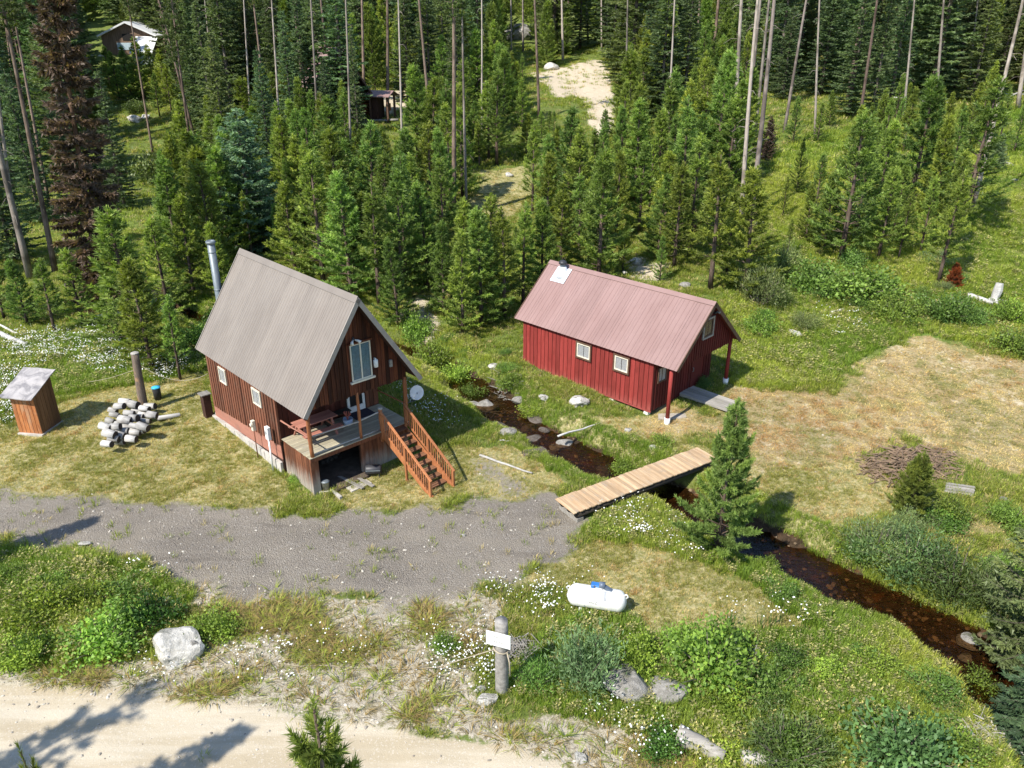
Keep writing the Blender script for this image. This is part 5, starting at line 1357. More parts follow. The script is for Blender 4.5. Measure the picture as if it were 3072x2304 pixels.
def plant(kind, loc, h, label, group=None, wide=1.0, var=None, col=None, lean=(0, 0), bark=None, cat=None, sink=.05):
    ps = PROTO[kind]; H0, (cm, tm) = ps[rt.randrange(len(ps)) if var is None else var]
    root = empty(NAMES[kind], (loc.x, loc.y, loc.z - sink), 0, label, cat or ('shrub' if 'shrub' in NAMES[kind] else 'tree'), group)
    s = h / H0; root.rotation_euler = (lean[0], lean[1], 0)
    rz = rt.uniform(0, 6.28); ws = s * wide
    t_ = newobj('stem' if 'shrub' in NAMES[kind] else 'trunk', tm, root); t_.scale = (ws if wide < 3 else s, ws if wide < 3 else s, s); t_.rotation_euler = (0, 0, rz)
    b_ = (rt.uniform(.5, 1.1) if kind == 'snag' else rt.uniform(.8, 1.2)) * (.6 if kind in ('young', 'near', 'over') else 1); t_.color = (*(bark or (b_, b_, b_)), 1)
    if cm:
        c_ = newobj('foliage' if 'shrub' in NAMES[kind] else 'crown', cm, root); c_.scale = (ws, ws, s); c_.rotation_euler = (0, 0, rz)
        k = col or COLR[kind]; v = rt.uniform(.72, 1.3); w_ = rt.uniform(.84, 1.15); c_.color = (k[0] * v * w_, k[1] * v, k[2] * v * (2 - w_), 1)
    root.scale = (1, 1, 1)
    return root
def plant_px(kind, bx, by, top, label, group=None, **kw):
    q = G(bx, by); h = height_to(q, top)
    return plant(kind, q, max(h, .5), label, group, **kw)
def trunk_px(kind, bx, by, tx, ty, label, group=None, dia=None, **kw):      # a tall bole that leans towards (tx,ty)
    q = G(bx, by); d = atdist(tx, ty, q.y); v = d - q
    lean_x = math.atan2(v.x, v.z)
    vis = v.z; h = kw.pop('h', max(vis * 1.12, 19))
    return plant(kind, q, h, label, group, lean=(0, lean_x), wide=(dia / .4 * 22 / h if dia else 1), **kw)

# trees that stand alone or can be told apart
plant_px('near', 1548, 1192, 870, 'bushy young pine standing on the bank beside the footbridge', var=0, wide=.86, col=(.165, .21, .048))
plant_px('near', 1962, 1112, 985, 'small lone pine between the brush pile and the stream shrubs', var=1, wide=.9)
q = atdist(684, 1538, 7.0); plant('over', Vector((q.x, q.y, gz(q.x, q.y))), q.z - gz(q.x, q.y), 'near pine whose top rises over the dirt road at the bottom', wide=.95, var=0)
q = atdist(45, 1612, 7.4); plant('over', Vector((q.x, q.y, gz(q.x, q.y))), q.z - gz(q.x, q.y), 'near pine with only its tip showing at the bottom left corner', wide=.5, var=0)
q = G(2226, 1405); plant('blue', q, height_to(q, 990), 'wide drooping spruce hanging over the stream at the right edge', col=(.12, .165, .07), wide=.8)
plant_px('spruce', 2225, 1580, 1360, 'short dark spruce at the right edge below the drooping one', wide=2.0, col=(.11, .155, .065))
plant_px('blue', 552, 548, 236, 'broad blue-green spruce behind the grey cabin roof', wide=1.12)
plant_px('blue', 2147, 372, 288, 'small blue spruce on the right slope')
plant_px('blue', 1655, 345, 252, 'small dead rusty-purple spruce beside the bare trunks', col=(.11, .075, .06), wide=.8)
plant_px('near', 2057, 620, 570, 'tiny rusty dead pine by the white rock on the right slope', var=1, col=(.20, .055, .02), cat='tree')
trunk_px('deadb', 222, 660, 118, 0, 'huge dead brown tree with shaggy rusty branches at upper left', h=25, dia=.33, bark=(1.3, .95, .75))
def scr(v):
    c, s = math.cos(CAM_P), math.sin(CAM_P); dz = v.z - CAM_H; d = v.y * c - dz * s
    return (1536 + CAM_F * v.x / d) / SC, (1152 - CAM_F * (v.y * s + dz * c) / d) / SC
RT = 'young pines on the right slope'
for bx, by, tp, wd, lab in [(1815, 566, 242, 1.15, 'tall bushy pine on the slope right of the bare trunks'), (1897, 559, 362, 1.1, 'lower pine just right of the tall bushy pine on the slope'), (1967, 437, 164, 1.15, 'dense pine with dark lower branches in the middle of the right slope'), (2026, 613, 372, 1.05, 'slim pine above the tiny rusty dead pine'), (2075, 500, 176, 1.2, 'big pine left of the leaning bare trunk on the right slope'),
        (1862, 441, 266, 1.1, None), (1987, 547, 380, .9, None), (1740, 520, 400, .9, None), (1690, 470, 380, .7, None), (2190, 330, 228, 1.0, None), (2125, 330, 240, .9, None), (1760, 460, 330, .9, None), (1930, 500, 350, .9, None), (1780, 540, 380, 1.1, None), (1850, 500, 300, 1.1, None), (1890, 470, 260, 1.0, None), (1940, 560, 420, .9, None), (2010, 470, 250, 1.0, None), (2040, 550, 330, 1.0, None), (1830, 380, 230, .9, None), (1900, 360, 215, .9, None), (1950, 330, 190, .9, None), (1720, 420, 300, .8, None), (2050, 400, 230, .9, None), (1700, 560, 470, .7, None), (2160, 300, 190, .9, None), (2090, 290, 180, .9, None), (1990, 300, 180, .8, None)]:
    plant_px('young', bx, by, tp, lab or 'green pine in the loose group on the grassy right slope', None if lab else RT, wide=wd * 1.2)
for k in range(20):
    bx, by = rt.uniform(1680, 2230), rt.uniform(222, 335)
    plant_px('young', bx, by, by - rt.uniform(60, 125), 'green pine in the loose group on the grassy right slope', RT, wide=1.1)
for bx, by, tp in [(258, 212, 112), (285, 220, 104), (312, 214, 84), (336, 206, 96), (362, 222, 110), (390, 235, 120), (372, 250, 140), (240, 190, 100), (420, 250, 140), (345, 250, 160)]:
    plant_px('young', bx, by, tp, 'green pine before the far house', 'young pines before the far house', wide=1.3)
RB = 'pines right behind the red cabin'
for bx, by, tp, wd in [(1608, 633, 372, 1.15), (1534, 625, 332, 1.1), (1487, 552, 297, 1.0), (1456, 578, 352, 1.0), (1541, 400, 110, .95), (1570, 585, 400, 1), (1420, 560, 380, .9), (1380, 500, 310, 1.0), (1330, 520, 330, .9), (1290, 540, 360, .95), (1250, 560, 380, 1.0), (1210, 600, 400, 1.0), (1170, 640, 430, 1.0), (1130, 660, 440, 1.0), (1090, 690, 450, 1.05), (1040, 700, 450, 1.05), (1005, 660, 430, 1.0), (1000, 720, 500, .9), (1060, 640, 420, 1), (1425, 608, 510, .8), (1345, 585, 480, .75), (1500, 500, 300, 1), (1250, 480, 280, 1), (1180, 530, 330, 1)]:
    plant_px('young', bx, by, tp, 'green pine in the thicket standing right behind the red cabin', RB, wide=wd * 1.3)
LB = 'pines crowding behind the grey-roofed cabin'
for bx, by, tp, wd in [(300, 760, 450, 1.25), (370, 700, 470, 1.1), (330, 800, 560, 1.1), (420, 640, 420, 1.0), (180, 700, 540, 1.2), (120, 720, 560, 1.2), (60, 700, 560, 1.1), (10, 690, 540, 1.1), (270, 680, 470, 1), (640, 600, 400, 1.1), (700, 620, 330, 1.1), (760, 640, 380, 1.1), (820, 660, 400, 1.1), (870, 640, 380, 1.0), (925, 620, 400, 1.0), (840, 560, 330, 1), (660, 500, 300, 1), (760, 520, 310, 1), (900, 540, 340, 1), (960, 560, 350, 1), (610, 560, 440, 1), (480, 640, 480, 1), (860, 700, 520, .9), (790, 580, 420, 1), (960, 680, 480, .9), (390, 820, 640, .9), (250, 740, 600, .9)]:
    plant_px('young', bx, by, tp, 'green pine crowding behind the brown grey-roofed cabin', LB, wide=wd * 1.3)

# bare boles and tall pines
SN = 'bare pale trunks on the right'
for k, (kd, bx, by, tx, ty, dia, lab) in enumerate([('snag', 1582, 376, 1606, 0, .46, None), ('snag', 1601, 470, 1650, 0, .36, None), ('snag', 1622, 476, 1660, 0, .42, 'greyer bare trunk, front right one of the cluster above the red roof'), ('snag', 1616, 268, 1645, 0, .4, None), ('snag', 1630, 300, 1662, 0, .36, None), ('snag', 1694, 286, 1745, 0, .34, 'dark leaning bare trunk right of the trunk cluster'),
        ('tall', 1856, 264, 1891, 0, .36, 'pale leaning trunk in front of the dark spruces at upper right'), ('snag', 2022, 224, 2040, 0, .36, 'pale straight trunk near the deadfall at upper right'), ('snag', 2100, 455, 2202, 10, .36, 'long pale bare trunk leaning right on the right slope'), ('snag', 2198, 236, 2222, 60, .5, None), ('snag', 2090, 200, 2110, 0, .3, None)]):
    trunk_px(kd, bx, by, tx, ty, lab or 'bare pale trunk standing at the upper right', None if lab else SN, dia, h=26 if kd == 'tall' else 24, col=COLR['tall'], bark=(.62, .6, .62) if lab and ('dark' in lab or 'grey' in lab) else None)
TP = 'tall bare-stemmed pines on the left and centre'
for kd, bx, by, tx, ty, dia, lab in [('snag', 66, 600, -6, 215, .5, 'thick pale bare trunk at the left edge'), ('snag', 40, 560, -2, 190, .32, None), ('tall', 120, 590, 14, 60, .42, 'grey-white tall trunk left of the dead brown tree'), ('tall', 108, 450, 40, 60, .36, None), ('tall', 430, 335, 350, 20, .4, None), ('tall', 420, 380, 380, 40, .34, None), ('tall', 490, 255, 455, 20, .34, None), ('tall', 580, 290, 545, 0, .36, None), ('tall', 660, 255, 628, 0, .3, None), ('tall', 718, 250, 692, 0, .36, None), ('tall', 935, 322, 908, 20, .36, 'tall pale trunk right of the half hidden cabin'), ('tall', 980, 470, 975, 20, .42, 'pine with dark shaggy lower crown left of the grassy clearing'), ('snag', 1008, 460, 1002, 20, .24, None), ('tall', 1165, 260, 1152, 0, .34, 'lone dark trunk left of the sandy track'), ('tall', 837, 256, 832, 0, .4, 'tall dark trunk beside the small shelter'), ('tall', 786, 200, 780, 0, .4, None),
        ('tall', 150, 330, 100, 0, .34, None), ('tall', 40, 300, 0, 20, .36, None), ('snag', 1130, 110, 1128, 0, .34, None), ('snag', 1105, 120, 1104, 0, .3, None), ('snag', 1270, 90, 1270, 0, .4, None), ('snag', 1300, 110, 1302, 0, .3, None), ('snag', 1216, 130, 1215, 0, .4, None), ('snag', 1400, 60, 1402, 0, .4, None), ('tall', 1500, 180, 1510, 0, .34, None), ('snag', 545, 330, 530, 60, .26, None), ('snag', 610, 380, 590, 90, .26, None), ('snag', 690, 340, 672, 40, .28, None), ('snag', 470, 300, 440, 0, .28, None), ('snag', 870, 380, 862, 120, .22, None), ('snag', 1040, 330, 1036, 80, .22, None), ('snag', 760, 400, 750, 150, .24, None), ('tall', 330, 330, 280, 20, .3, None), ('snag', 1350, 300, 1356, 40, .24, None), ('snag', 1440, 330, 1450, 60, .24, None), ('snag', 1760, 300, 1775, 40, .26, None), ('snag', 1950, 270, 1972, 20, .26, None)]:
    trunk_px(kd, bx, by, tx, ty, lab or 'tall bare-stemmed pine in the forest behind the cabins', None if lab else TP, dia, h=24, col=COLR['tall'])
# dark spruces
SPG = 'dark spruces along the forest edge'
for bx, by, tp, wd, lab in [(270, 450, 150, 1.0, 'dark narrow spruce just right of the dead brown tree'), (748, 285, -60, 1.25, 'dark spruce hiding the pink-roofed cabin'), (884, 240, -40, 1.1, 'dark spruce right of the small shelter'), (1425, 262, -40, 1.25, 'large dark spruce right of the sandy track'), (1475, 250, -60, 1.1, None), (1390, 210, 20, 1.0, None),
        (1831, 252, -40, 1.1, None), (1881, 254, -30, 1.0, None), (1772, 205, -60, 1.2, None), (1920, 230, -50, 1.1, None), (2096, 222, -30, 1.2, None), (2060, 190, -60, 1.1, None), (2150, 205, -30, 1.2, None), (2000, 170, -80, 1.1, None), (1950, 160, -80, 1.1, None), (1720, 180, -80, 1.1, None), (1690, 215, 10, 1.0, None), (2200, 180, -60, 1.2, None), (1860, 150, -90, 1.1, None), (1800, 140, -90, 1.1, None),
        (520, 250, -50, 1.0, None), (560, 260, -40, 1.1, None), (610, 250, -60, 1.0, None), (470, 330, 0, 1.0, None), (690, 240, -60, 1.1, None), (500, 400, 60, 1.0, None), (400, 230, -60, .9, None), (640, 330, 20, 1.0, None), (590, 400, 100, .9, None), (930, 230, -60, 1.0, None), (960, 210, -60, 1.0, None), (990, 250, 0, .9, None), (30, 560, 130, 1.1, None), (0, 480, 80, 1.1, None), (90, 480, 150, 1, None), (60, 380, 0, 1, None), (-30, 600, 200, 1.1, None), (170, 460, 180, 1, None), (715, 330, 120, .9, None), (700, 290, -20, 1.1, None), (670, 300, -10, 1.1, None), (775, 300, 60, .7, None)]:
    plant_px('spruce', bx, by, tp, lab or 'dark spruce standing along the forest edge behind the cabins', None if lab else SPG, wide=wd * (1.25 if by < 300 else 1.05))

# filling trees of the hillside, kept off clearings
CLEAR = [wpoly(P_) for P_ in ([(1130, 165), (1310, 125), (1350, 205), (1330, 330), (1270, 300), (1200, 220)], [(1015, 370), (1150, 350), (1170, 420), (1090, 500), (1030, 470)], [(260, 235), (440, 235), (430, 300), (300, 440), (255, 440), (240, 330)], [(180, 60), (240, 60), (260, 125), (180, 150)],
    [(1630, 330), (2240, 180), (2300, 820), (1560, 700), (1640, 480)], [(755, 225), (900, 230), (905, 310), (700, 330), (720, 270)], [(860, 640), (940, 640), (1100, 780), (1000, 840), (900, 800)], [(1300, 600), (1360, 480), (1440, 540), (1440, 640)], [(1280, -15), (1450, -15), (1450, 15), (1290, 15)], [(225, 112), (350, 108), (360, 125), (225, 125)], [(1380, 270), (1440, 270), (1440, 340), (1380, 330)])]
placed = [(o.location.x, o.location.y) for o in bpy.data.objects if o.parent is None and o.get('category') == 'tree']
PAr = np.array(placed)
OPEN = [(232, 345, 44, 120, 150), (785, 875, 165, 262, 84), (1150, 1315, 128, 235, 120), (1030, 1150, 372, 470, 62), (1090, 1150, 58, 92, 150), (265, 335, 238, 272, 115)]
def blocks(x, y, h, w):          # would the tree hide one of the places the photograph shows through a gap?
    zb = gz(x, y); sx, sy0 = scr(Vector((x, y, zb))); _, sy1 = scr(Vector((x, y, zb + h))); pw = w * CAM_F / SC / y
    return any(y < yy and sx + pw > a and sx - pw < b and sy1 < d and sy0 > c for a, b, c, d, yy in OPEN)
def free(x, y, dmin):
    global PAr
    if np.min((PAr[:, 0] - x) ** 2 + (PAr[:, 1] - y) ** 2) < dmin * dmin: return False
    for C_ in CLEAR:
        if sdpoly(C_, np.array([x]), np.array([y]))[0] < .4: return False
    if look(SD, np.array([x]), np.array([y]))[0] < 1.2 and y < 70: return False
    for O_, r_, Ln, wd in ((O1, R1, 10, 4), (O2, R2, 11, 4), (H3, r3, 6, 5), (FH, fa, 7, 9)):
        dx, dy = x - O_.x, y - O_.y; a = dx * math.cos(r_) + dy * math.sin(r_); b = -dx * math.sin(r_) + dy * math.cos(r_)
        if -2 - (5 if O_ is H3 or O_ is FH else 0) < a < Ln and abs(b) < wd: return False
    PAr = np.vstack([PAr, [x, y]]); return True
def scatter_trees(kind, n, y0, y1, xr, dmin, hr, label, group, wide=(.75, 1.3), tries=60, **kw):
    c = 0
    for _ in range(n * tries):
        if c >= n: break
        y = math.sqrt(rt.uniform(y0 * y0, y1 * y1)); x = rt.uniform(xr[0], xr[1]) * y
        hh_ = rt.uniform(*hr)
        if kind == 'young':
            for _s in range(3):
                if blocks(x, y, hh_, 1.0): hh_ *= .62
        if hh_ > 1.6 and not blocks(x, y, hh_, 1.0 if kind == 'young' else 2.2) and free(x, y, dmin):
            plant(kind, Vector((x, y, gz(x, y))), hh_, label, group, wide=rt.uniform(*wide), **kw); c += 1
scatter_trees('young', 215, 50, 104, (-.44, .30), 1.7, (4, 9), 'young green pine in the thick middle forest behind both cabins', 'young pines of the middle forest', (.95, 1.6))
scatter_trees('young', 25, 104, 122, (-.3, .3), 2.6, (5, 11), 'young green pine on the far hillside', 'young pines of the far hillside', (1.0, 1.35))
scatter_trees('spruce', 60, 88, 150, (-.66, .20), 4.0, (16, 25), 'tall dark spruce in the far forest', 'tall spruces of the far forest', (1.1, 1.5))
scatter_trees('spruce', 50, 95, 165, (.24, .72), 3.6, (12, 28), 'tall dark spruce in the far right forest', 'tall spruces of the far right forest', (.8, 1.7))
scatter_trees('tall', 45, 90, 170, (-.66, .7), 3.5, (19, 26), 'slender tall pine among the far spruces', 'slender pines of the far forest')
# the rest of the hill: one mass of trees
def scatter(name, srcs, pts, rots, scales, tints, pick, mats, label=None, cat=None):
    V, F, var, src = [], [], [], []; off = 0
    for k, (v, f, vv, mi) in enumerate(srcs):
        V.append(v); F += [(tuple(int(i) + off for i in q), mi) for q in f]; var.append(vv); src.append(np.full(len(v), k + 1)); off += len(v)
    n0 = off; n = len(pts)
    V = np.concatenate(V + [np.asarray(pts)]); m = bpy.data.meshes.new(name)
    m.from_pydata([tuple(p) for p in V], [], [q for q, _ in F])
    m.polygons.foreach_set('material_index', np.array([mi for _, mi in F], np.int32))
    for mt in mats: m.materials.append(mt)
    z = lambda a, d: np.concatenate([np.zeros((n0,) + d), np.asarray(a, float).reshape((n,) + d)]).astype(np.float32)
    a = m.attributes.new('src', 'INT', 'POINT'); a.data.foreach_set('value', np.concatenate(src + [np.zeros(n)]).astype(np.int32))
    a = m.attributes.new('pick', 'INT', 'POINT'); a.data.foreach_set('value', np.concatenate([np.zeros(n0), np.asarray(pick) + 1]).astype(np.int32))
    a = m.attributes.new('var', 'FLOAT', 'POINT'); a.data.foreach_set('value', np.concatenate(var + [np.zeros(n)]).astype(np.float32))
    a = m.attributes.new('rot', 'FLOAT_VECTOR', 'POINT'); a.data.foreach_set('vector', z(rots, (3,)).ravel())
    a = m.attributes.new('siz', 'FLOAT_VECTOR', 'POINT'); a.data.foreach_set('vector', z(scales, (3,)).ravel())
    a = m.attributes.new('tint', 'FLOAT_VECTOR', 'POINT'); a.data.foreach_set('vector', z(tints, (3,)).ravel())
    m.update()
    o = newobj(name, m); tag(o, label, cat, kind='stuff')
    g = bpy.data.node_groups.new(name, 'GeometryNodeTree')
    g.interface.new_socket('Geometry', in_out='INPUT', socket_type='NodeSocketGeometry'); g.interface.new_socket('Geometry', in_out='OUTPUT', socket_type='NodeSocketGeometry')
    N = g.nodes.new; Lk = g.links.new
    gi, go = N('NodeGroupInput'), N('NodeGroupOutput'); jn = N('GeometryNodeJoinGeometry')
    def attr(nm, dt):
        x = N('GeometryNodeInputNamedAttribute'); x.data_type = dt; x.inputs['Name'].default_value = nm; return x.outputs['Attribute']
    def sel(nm, k):
        c = N('FunctionNodeCompare'); c.data_type = 'INT'; c.operation = 'EQUAL'
        ins = [s for s in c.inputs if s.type == 'INT']; Lk(attr(nm, 'INT'), ins[0]); ins[1].default_value = k
        s = N('GeometryNodeSeparateGeometry'); s.domain = 'POINT'; Lk(gi.outputs[0], s.inputs[0]); Lk(c.outputs[0], s.inputs[1]); return s.outputs[0]
    for k in range(len(srcs)):
        iop = N('GeometryNodeInstanceOnPoints'); Lk(sel('pick', k + 1), iop.inputs['Points']); Lk(sel('src', k + 1), iop.inputs['Instance'])
        er = N('FunctionNodeEulerToRotation'); Lk(attr('rot', 'FLOAT_VECTOR'), er.inputs[0]); Lk(er.outputs[0], iop.inputs['Rotation'])
        Lk(attr('siz', 'FLOAT_VECTOR'), iop.inputs['Scale']); Lk(iop.outputs[0], jn.inputs[0])
    Lk(jn.outputs[0], go.inputs[0])
    md = o.modifiers.new('scatter', 'NODES'); md.node_group = g
    return o

fsrc = []
for kd, vi in (('young', 0), ('young', 2), ('spruce', 0), ('spruce', 2)):
    me = PROTO[kd][vi][1][0]; nv = len(me.vertices); vv = np.empty(nv * 3, np.float32); me.vertices.foreach_get('co', vv)
    va = np.empty(nv, np.float32); me.attributes['var'].data.foreach_get('value', va)
    fsrc.append((vv.reshape(-1, 3) / PROTO[kd][vi][0], np.arange(nv).reshape(-1, 3), va, 0))
fx, fy, fs, fk = [], [], [], []
for _ in range(30000):
    if len(fx) >= 900: break
    y = math.sqrt(rt.uniform(108 ** 2, 245 ** 2)); x = rt.uniform(-.72, .72) * y
    kd = 0 if (y < 190 and -.3 < x / y < .28) or rt.random() < .42 else 2; h = rt.uniform(6, 12) if kd == 0 else rt.uniform(15, 25)
    if blocks(x, y, h, 1.5 if kd == 0 else 2.5) or not free(x, y, 2.6): continue
    fx.append(x); fy.append(y); fs.append((h * (1.15 if kd == 0 else 1.25), h)); fk.append(kd + rt.randrange(2))
fx, fy, fs, fk = np.array(fx), np.array(fy), np.array(fs), np.array(fk)
ft = np.where((fk < 2)[:, None], np.array([[.15, .205, .04]]), np.array([[.12, .165, .07]])) * rng.uniform(.75, 1.25, (len(fx), 1)) * rng.uniform(.9, 1.1, (len(fx), 3))
scatter('far_forest', fsrc, np.stack([fx, fy, look(ZZ, fx, fy) - .2], 1), np.stack([fx * 0, fx * 0, rng.uniform(0, 6.28, len(fx))], 1), np.stack([fs[:, 0], fs[:, 0], fs[:, 1]], 1), ft, fk, [M['farneedle']], 'distant mixed forest covering the hill at the top of the view', 'forest')

# shrubs
def shrub_px(kind, bx, by, wpx, hpx, label, col=None, group=None):
    q = G(bx, by); dep = q.y * math.cos(CAM_P) + (CAM_H - q.z) * math.sin(CAM_P)
    w_ = wpx * SC * dep / CAM_F; h = max(.25, hpx * SC * dep / CAM_F / math.cos(math.radians(32)) * .72)
    return plant(kind, q, h / (1.3 if kind == 'willow' else 1), label, group, wide=(w_ / 2.1) / (h / (1.3 if kind == 'willow' else 1)), col=col, sink=.08)
DG, BG, GG = (.125, .20, .04), (.19, .28, .045), (.16, .21, .08)
for a in [('willow', 1262, 1480, 190, 170, 'tall grey-green willow bush right of the sign post', GG), ('willow', 1160, 1480, 110, 100, 'dark low bush at the foot of the sign post', DG), ('shrub', 1375, 1440, 120, 90, 'bright green leafy bush between the willow and the grey boulders', BG), ('shrub', 1535, 1465, 220, 130, 'large bright bush right of the grey boulders', BG), ('shrub', 1470, 1410, 110, 80, 'leafy bush above the pale lichened boulder', BG),
        ('willow', 1690, 1645, 230, 120, 'pale green willow at the bottom edge', (.10, .145, .04)), ('shrub', 1935, 1655, 240, 150, 'large blue-green shrub at the bottom right', (.12, .19, .055)), ('shrub', 2060, 1630, 120, 80, 'small shrub beside the large blue-green one', DG), ('willow', 1890, 1200, 150, 110, 'round willow on the far stream bank, first from the bridge', GG), ('willow', 1965, 1230, 190, 120, 'willow on the far stream bank, second from the bridge', (.085, .135, .045)), ('willow', 2060, 1275, 180, 130, 'willow on the far stream bank, third from the bridge', (.08, .13, .04)), ('willow', 2150, 1310, 150, 140, 'willow on the far stream bank under the drooping spruce', GG), ('willow', 1955, 1150, 80, 70, 'little grey willow beneath the small lone pine', GG),
        ('shrub', 1850, 640, 190, 75, 'broad dark green shrub right of the red cabin roof', DG), ('shrub', 1760, 625, 120, 70, 'dark green shrub left of the broad one on the right slope', DG), ('shrub', 1935, 690, 110, 60, 'shrub above the mown meadow, left of two', DG), ('shrub', 2040, 690, 120, 70, 'shrub above the mown meadow, right of two', DG), ('shrub', 2180, 695, 90, 60, 'shrub beneath the bleached stump', BG), ('shrub', 2190, 760, 110, 60, 'dark shrub at the right edge above the meadow', DG), ('willow', 1640, 660, 110, 110, 'grey-green willow behind the right end of the red cabin', GG), ('willow', 1690, 580, 80, 70, 'small willow above the path right of the red cabin', GG), ('shrub', 1640, 720, 80, 50, 'leafy shrub at the red cabin porch roof', BG),
        ('shrub', 465, 1365, 120, 60, 'rounded low bush right of the white boulder', BG), ('shrub', 95, 1330, 170, 75, 'leafy bush in the left roadside patch, leftmost large one', BG), ('shrub', 230, 1400, 190, 90, 'leafy bush in the left roadside patch, left of the white boulder', BG), ('shrub', 330, 1350, 130, 80, 'dark leafy bush behind the white boulder', (.06, .12, .02)), ('shrub', 60, 1420, 130, 60, 'leafy bush in the left roadside patch, nearest the dirt road', BG), ('shrub', 180, 1310, 120, 60, 'leafy bush in the middle of the left roadside patch', BG), ('shrub', 20, 1260, 80, 50, 'dark bush at the left edge below the driveway', DG), ('shrub', 270, 1290, 130, 50, 'low bush near the daisies of the driveway edge', BG),
        ('shrub', 1690, 1290, 80, 50, 'small leafy bush on the near stream bank', DG), ('shrub', 962, 1405, 70, 50, 'small dark bush with white flowers left of the sign post', DG), ('shrub', 1780, 1460, 90, 50, 'leafy bush in the lush grass right of the split wood', BG), ('shrub', 1700, 1440, 90, 60, 'dark bush in the lush grass beside the split wood', DG), ('shrub', 1880, 1450, 110, 55, 'low spreading bush near the right stream bank', BG), ('shrub', 2020, 1500, 120, 60, 'grassy bush in the lower right meadow', (.09, .15, .03)), ('shrub', 2130, 1440, 90, 60, 'bush overhanging the stream at the lower right', DG),
        ('shrub', 930, 760, 90, 60, 'bright shrub between the two cabins by the stream, left one', BG), ('shrub', 900, 720, 80, 70, 'shrub beside the grey cabin roof edge', BG), ('shrub', 985, 790, 80, 50, 'bright shrub between the two cabins by the stream, right one', BG), ('shrub', 1020, 825, 60, 40, 'small shrub at the stream bend', DG), ('shrub', 450, 560, 120, 90, 'shrub by the hidden stream left of the chimney', (.06, .11, .035)), ('shrub', 400, 480, 120, 90, 'bushy willow along the upper stream', (.07, .11, .04)), ('shrub', 340, 400, 110, 80, 'pale bush along the upper stream', (.09, .13, .05)), ('shrub', 300, 245, 60, 30, 'low pale bush above the far left boulders', (.10, .15, .05)), ('shrub', 500, 700, 100, 80, 'bush at the back eave of the brown cabin', DG), ('shrub', 430, 750, 90, 60, 'bush at the back corner of the brown cabin', DG),
        ('shrub', 1430, 960, 60, 30, 'small shrub on the bank above the bridge', BG), ('shrub', 1350, 990, 70, 40, 'small shrub at the water above the bridge', BG), ('shrub', 1100, 830, 60, 40, 'small shrub at the stream below the pines', BG), ('shrub', 1150, 870, 60, 30, 'low plant on the bank below the red cabin', BG), ('shrub', 1655, 1215, 60, 40, 'weed clump on the far bank below the bridge pine', BG), ('shrub', 1590, 1120, 40, 25, 'weed clump right of the bridge pine', BG), ('shrub', 1520, 835, 44, 30, 'weed clump before the right red porch post', (.07, .13, .035)), ('shrub', 640, 1040, 40, 20, 'weeds at the foot of the deck corner', BG)]:
    shrub_px(a[0], a[1], a[2], a[3], a[4], a[5], a[6])

EXTRA = []
for n_, (x0, x1, y0, y1), wr, gname in ((26, (1420, 2190, 1420, 1650), (50, 120), 'bushes of the lower right thicket'), (9, (10, 330, 1250, 1420), (50, 100), 'bushes of the left roadside patch'), (16, (1650, 2200, 560, 720), (35, 80), 'low bushes of the right slope'), (12, (860, 1110, 690, 830), (30, 60), 'low bushes between the cabins'), (12, (1800, 2180, 1120, 1290), (60, 120), 'bushes of the far stream bank')):
    for k in range(n_):
        bx, by = rt.uniform(x0, x1), rt.uniform(y0, y1); q = G(bx, by)
        if look(SD, np.array([q.x]), np.array([q.y]))[0] < .5: continue
        w_ = rt.uniform(*wr)
        shrub_px(rt.choice(('shrub', 'shrub', 'willow')), bx, by, w_, w_ * rt.uniform(.4, .75), 'leafy bush', rt.choice((DG, BG, GG, (.13, .19, .04), (.10, .18, .03))), gname)

# trees outside the left edge whose shade falls across the road and driveway
for x, y, h, k in [(-15.5, 7.5, 13, 'spruce'), (-20, 7.8, 15, 'tall'), (-12.5, 5.2, 11, 'young'), (-8.2, 6.2, 9, 'young'), (-23.8, 18.2, 12, 'spruce')]:  # last spruce is added, unseen, only to cast a shadow on the driveway
    plant(k, Vector((x, y, gz(x, y))), h, 'roadside tree just outside the view whose shade crosses the road', 'roadside trees outside the view')

# ------------------------------------------------------------ grass, weeds, flowers, pebbles
def tuft(seed, n, spread, lean, w, curve=.35):
    r = np.random.default_rng(seed); V, F, var = [], [], []
    for k in range(n):
        a = r.uniform(0, 6.3); rr = spread * math.sqrt(r.random()); h = r.uniform(.55, 1); o = np.array([math.cos(a), math.sin(a), 0]); b = o * rr; d = o * lean * r.uniform(.3, 1.2)
        sd2 = np.array([-o[1], o[0], 0]) * w * r.uniform(.7, 1.3)
        m = b + d * h * .4 + [0, 0, h * .6]; t = b + d * h * (1 + curve) + [0, 0, h * r.uniform(.8, 1)]
        i = len(V); V += [b - sd2, b + sd2, m + sd2 * .7, m - sd2 * .7, t]; F += [(i, i+1, i+2, i+3), (i+3, i+2, i+4)]; var += [r.random()] * 5
    return np.array(V), F, np.array(var), 0
def weed(seed, n):
    r = np.random.default_rng(seed); V, F, var = [], [], []
    for k in range(n):
        a = r.uniform(0, 6.3); z = r.uniform(.1, 1); o = np.array([math.cos(a), math.sin(a), r.uniform(-.1, .6)]); p = np.array([o[0] * .12, o[1] * .12, z * .9]); l = r.uniform(.18, .32)
        sd2 = np.array([-o[1], o[0], 0]) * l * .25; i = len(V); V += [p, p + o * l * .5 + sd2, p + o * l, p + o * l * .5 - sd2]; F.append((i, i+1, i+2, i+3)); var += [r.random()] * 4
    return np.array(V), F, np.array(var), 0
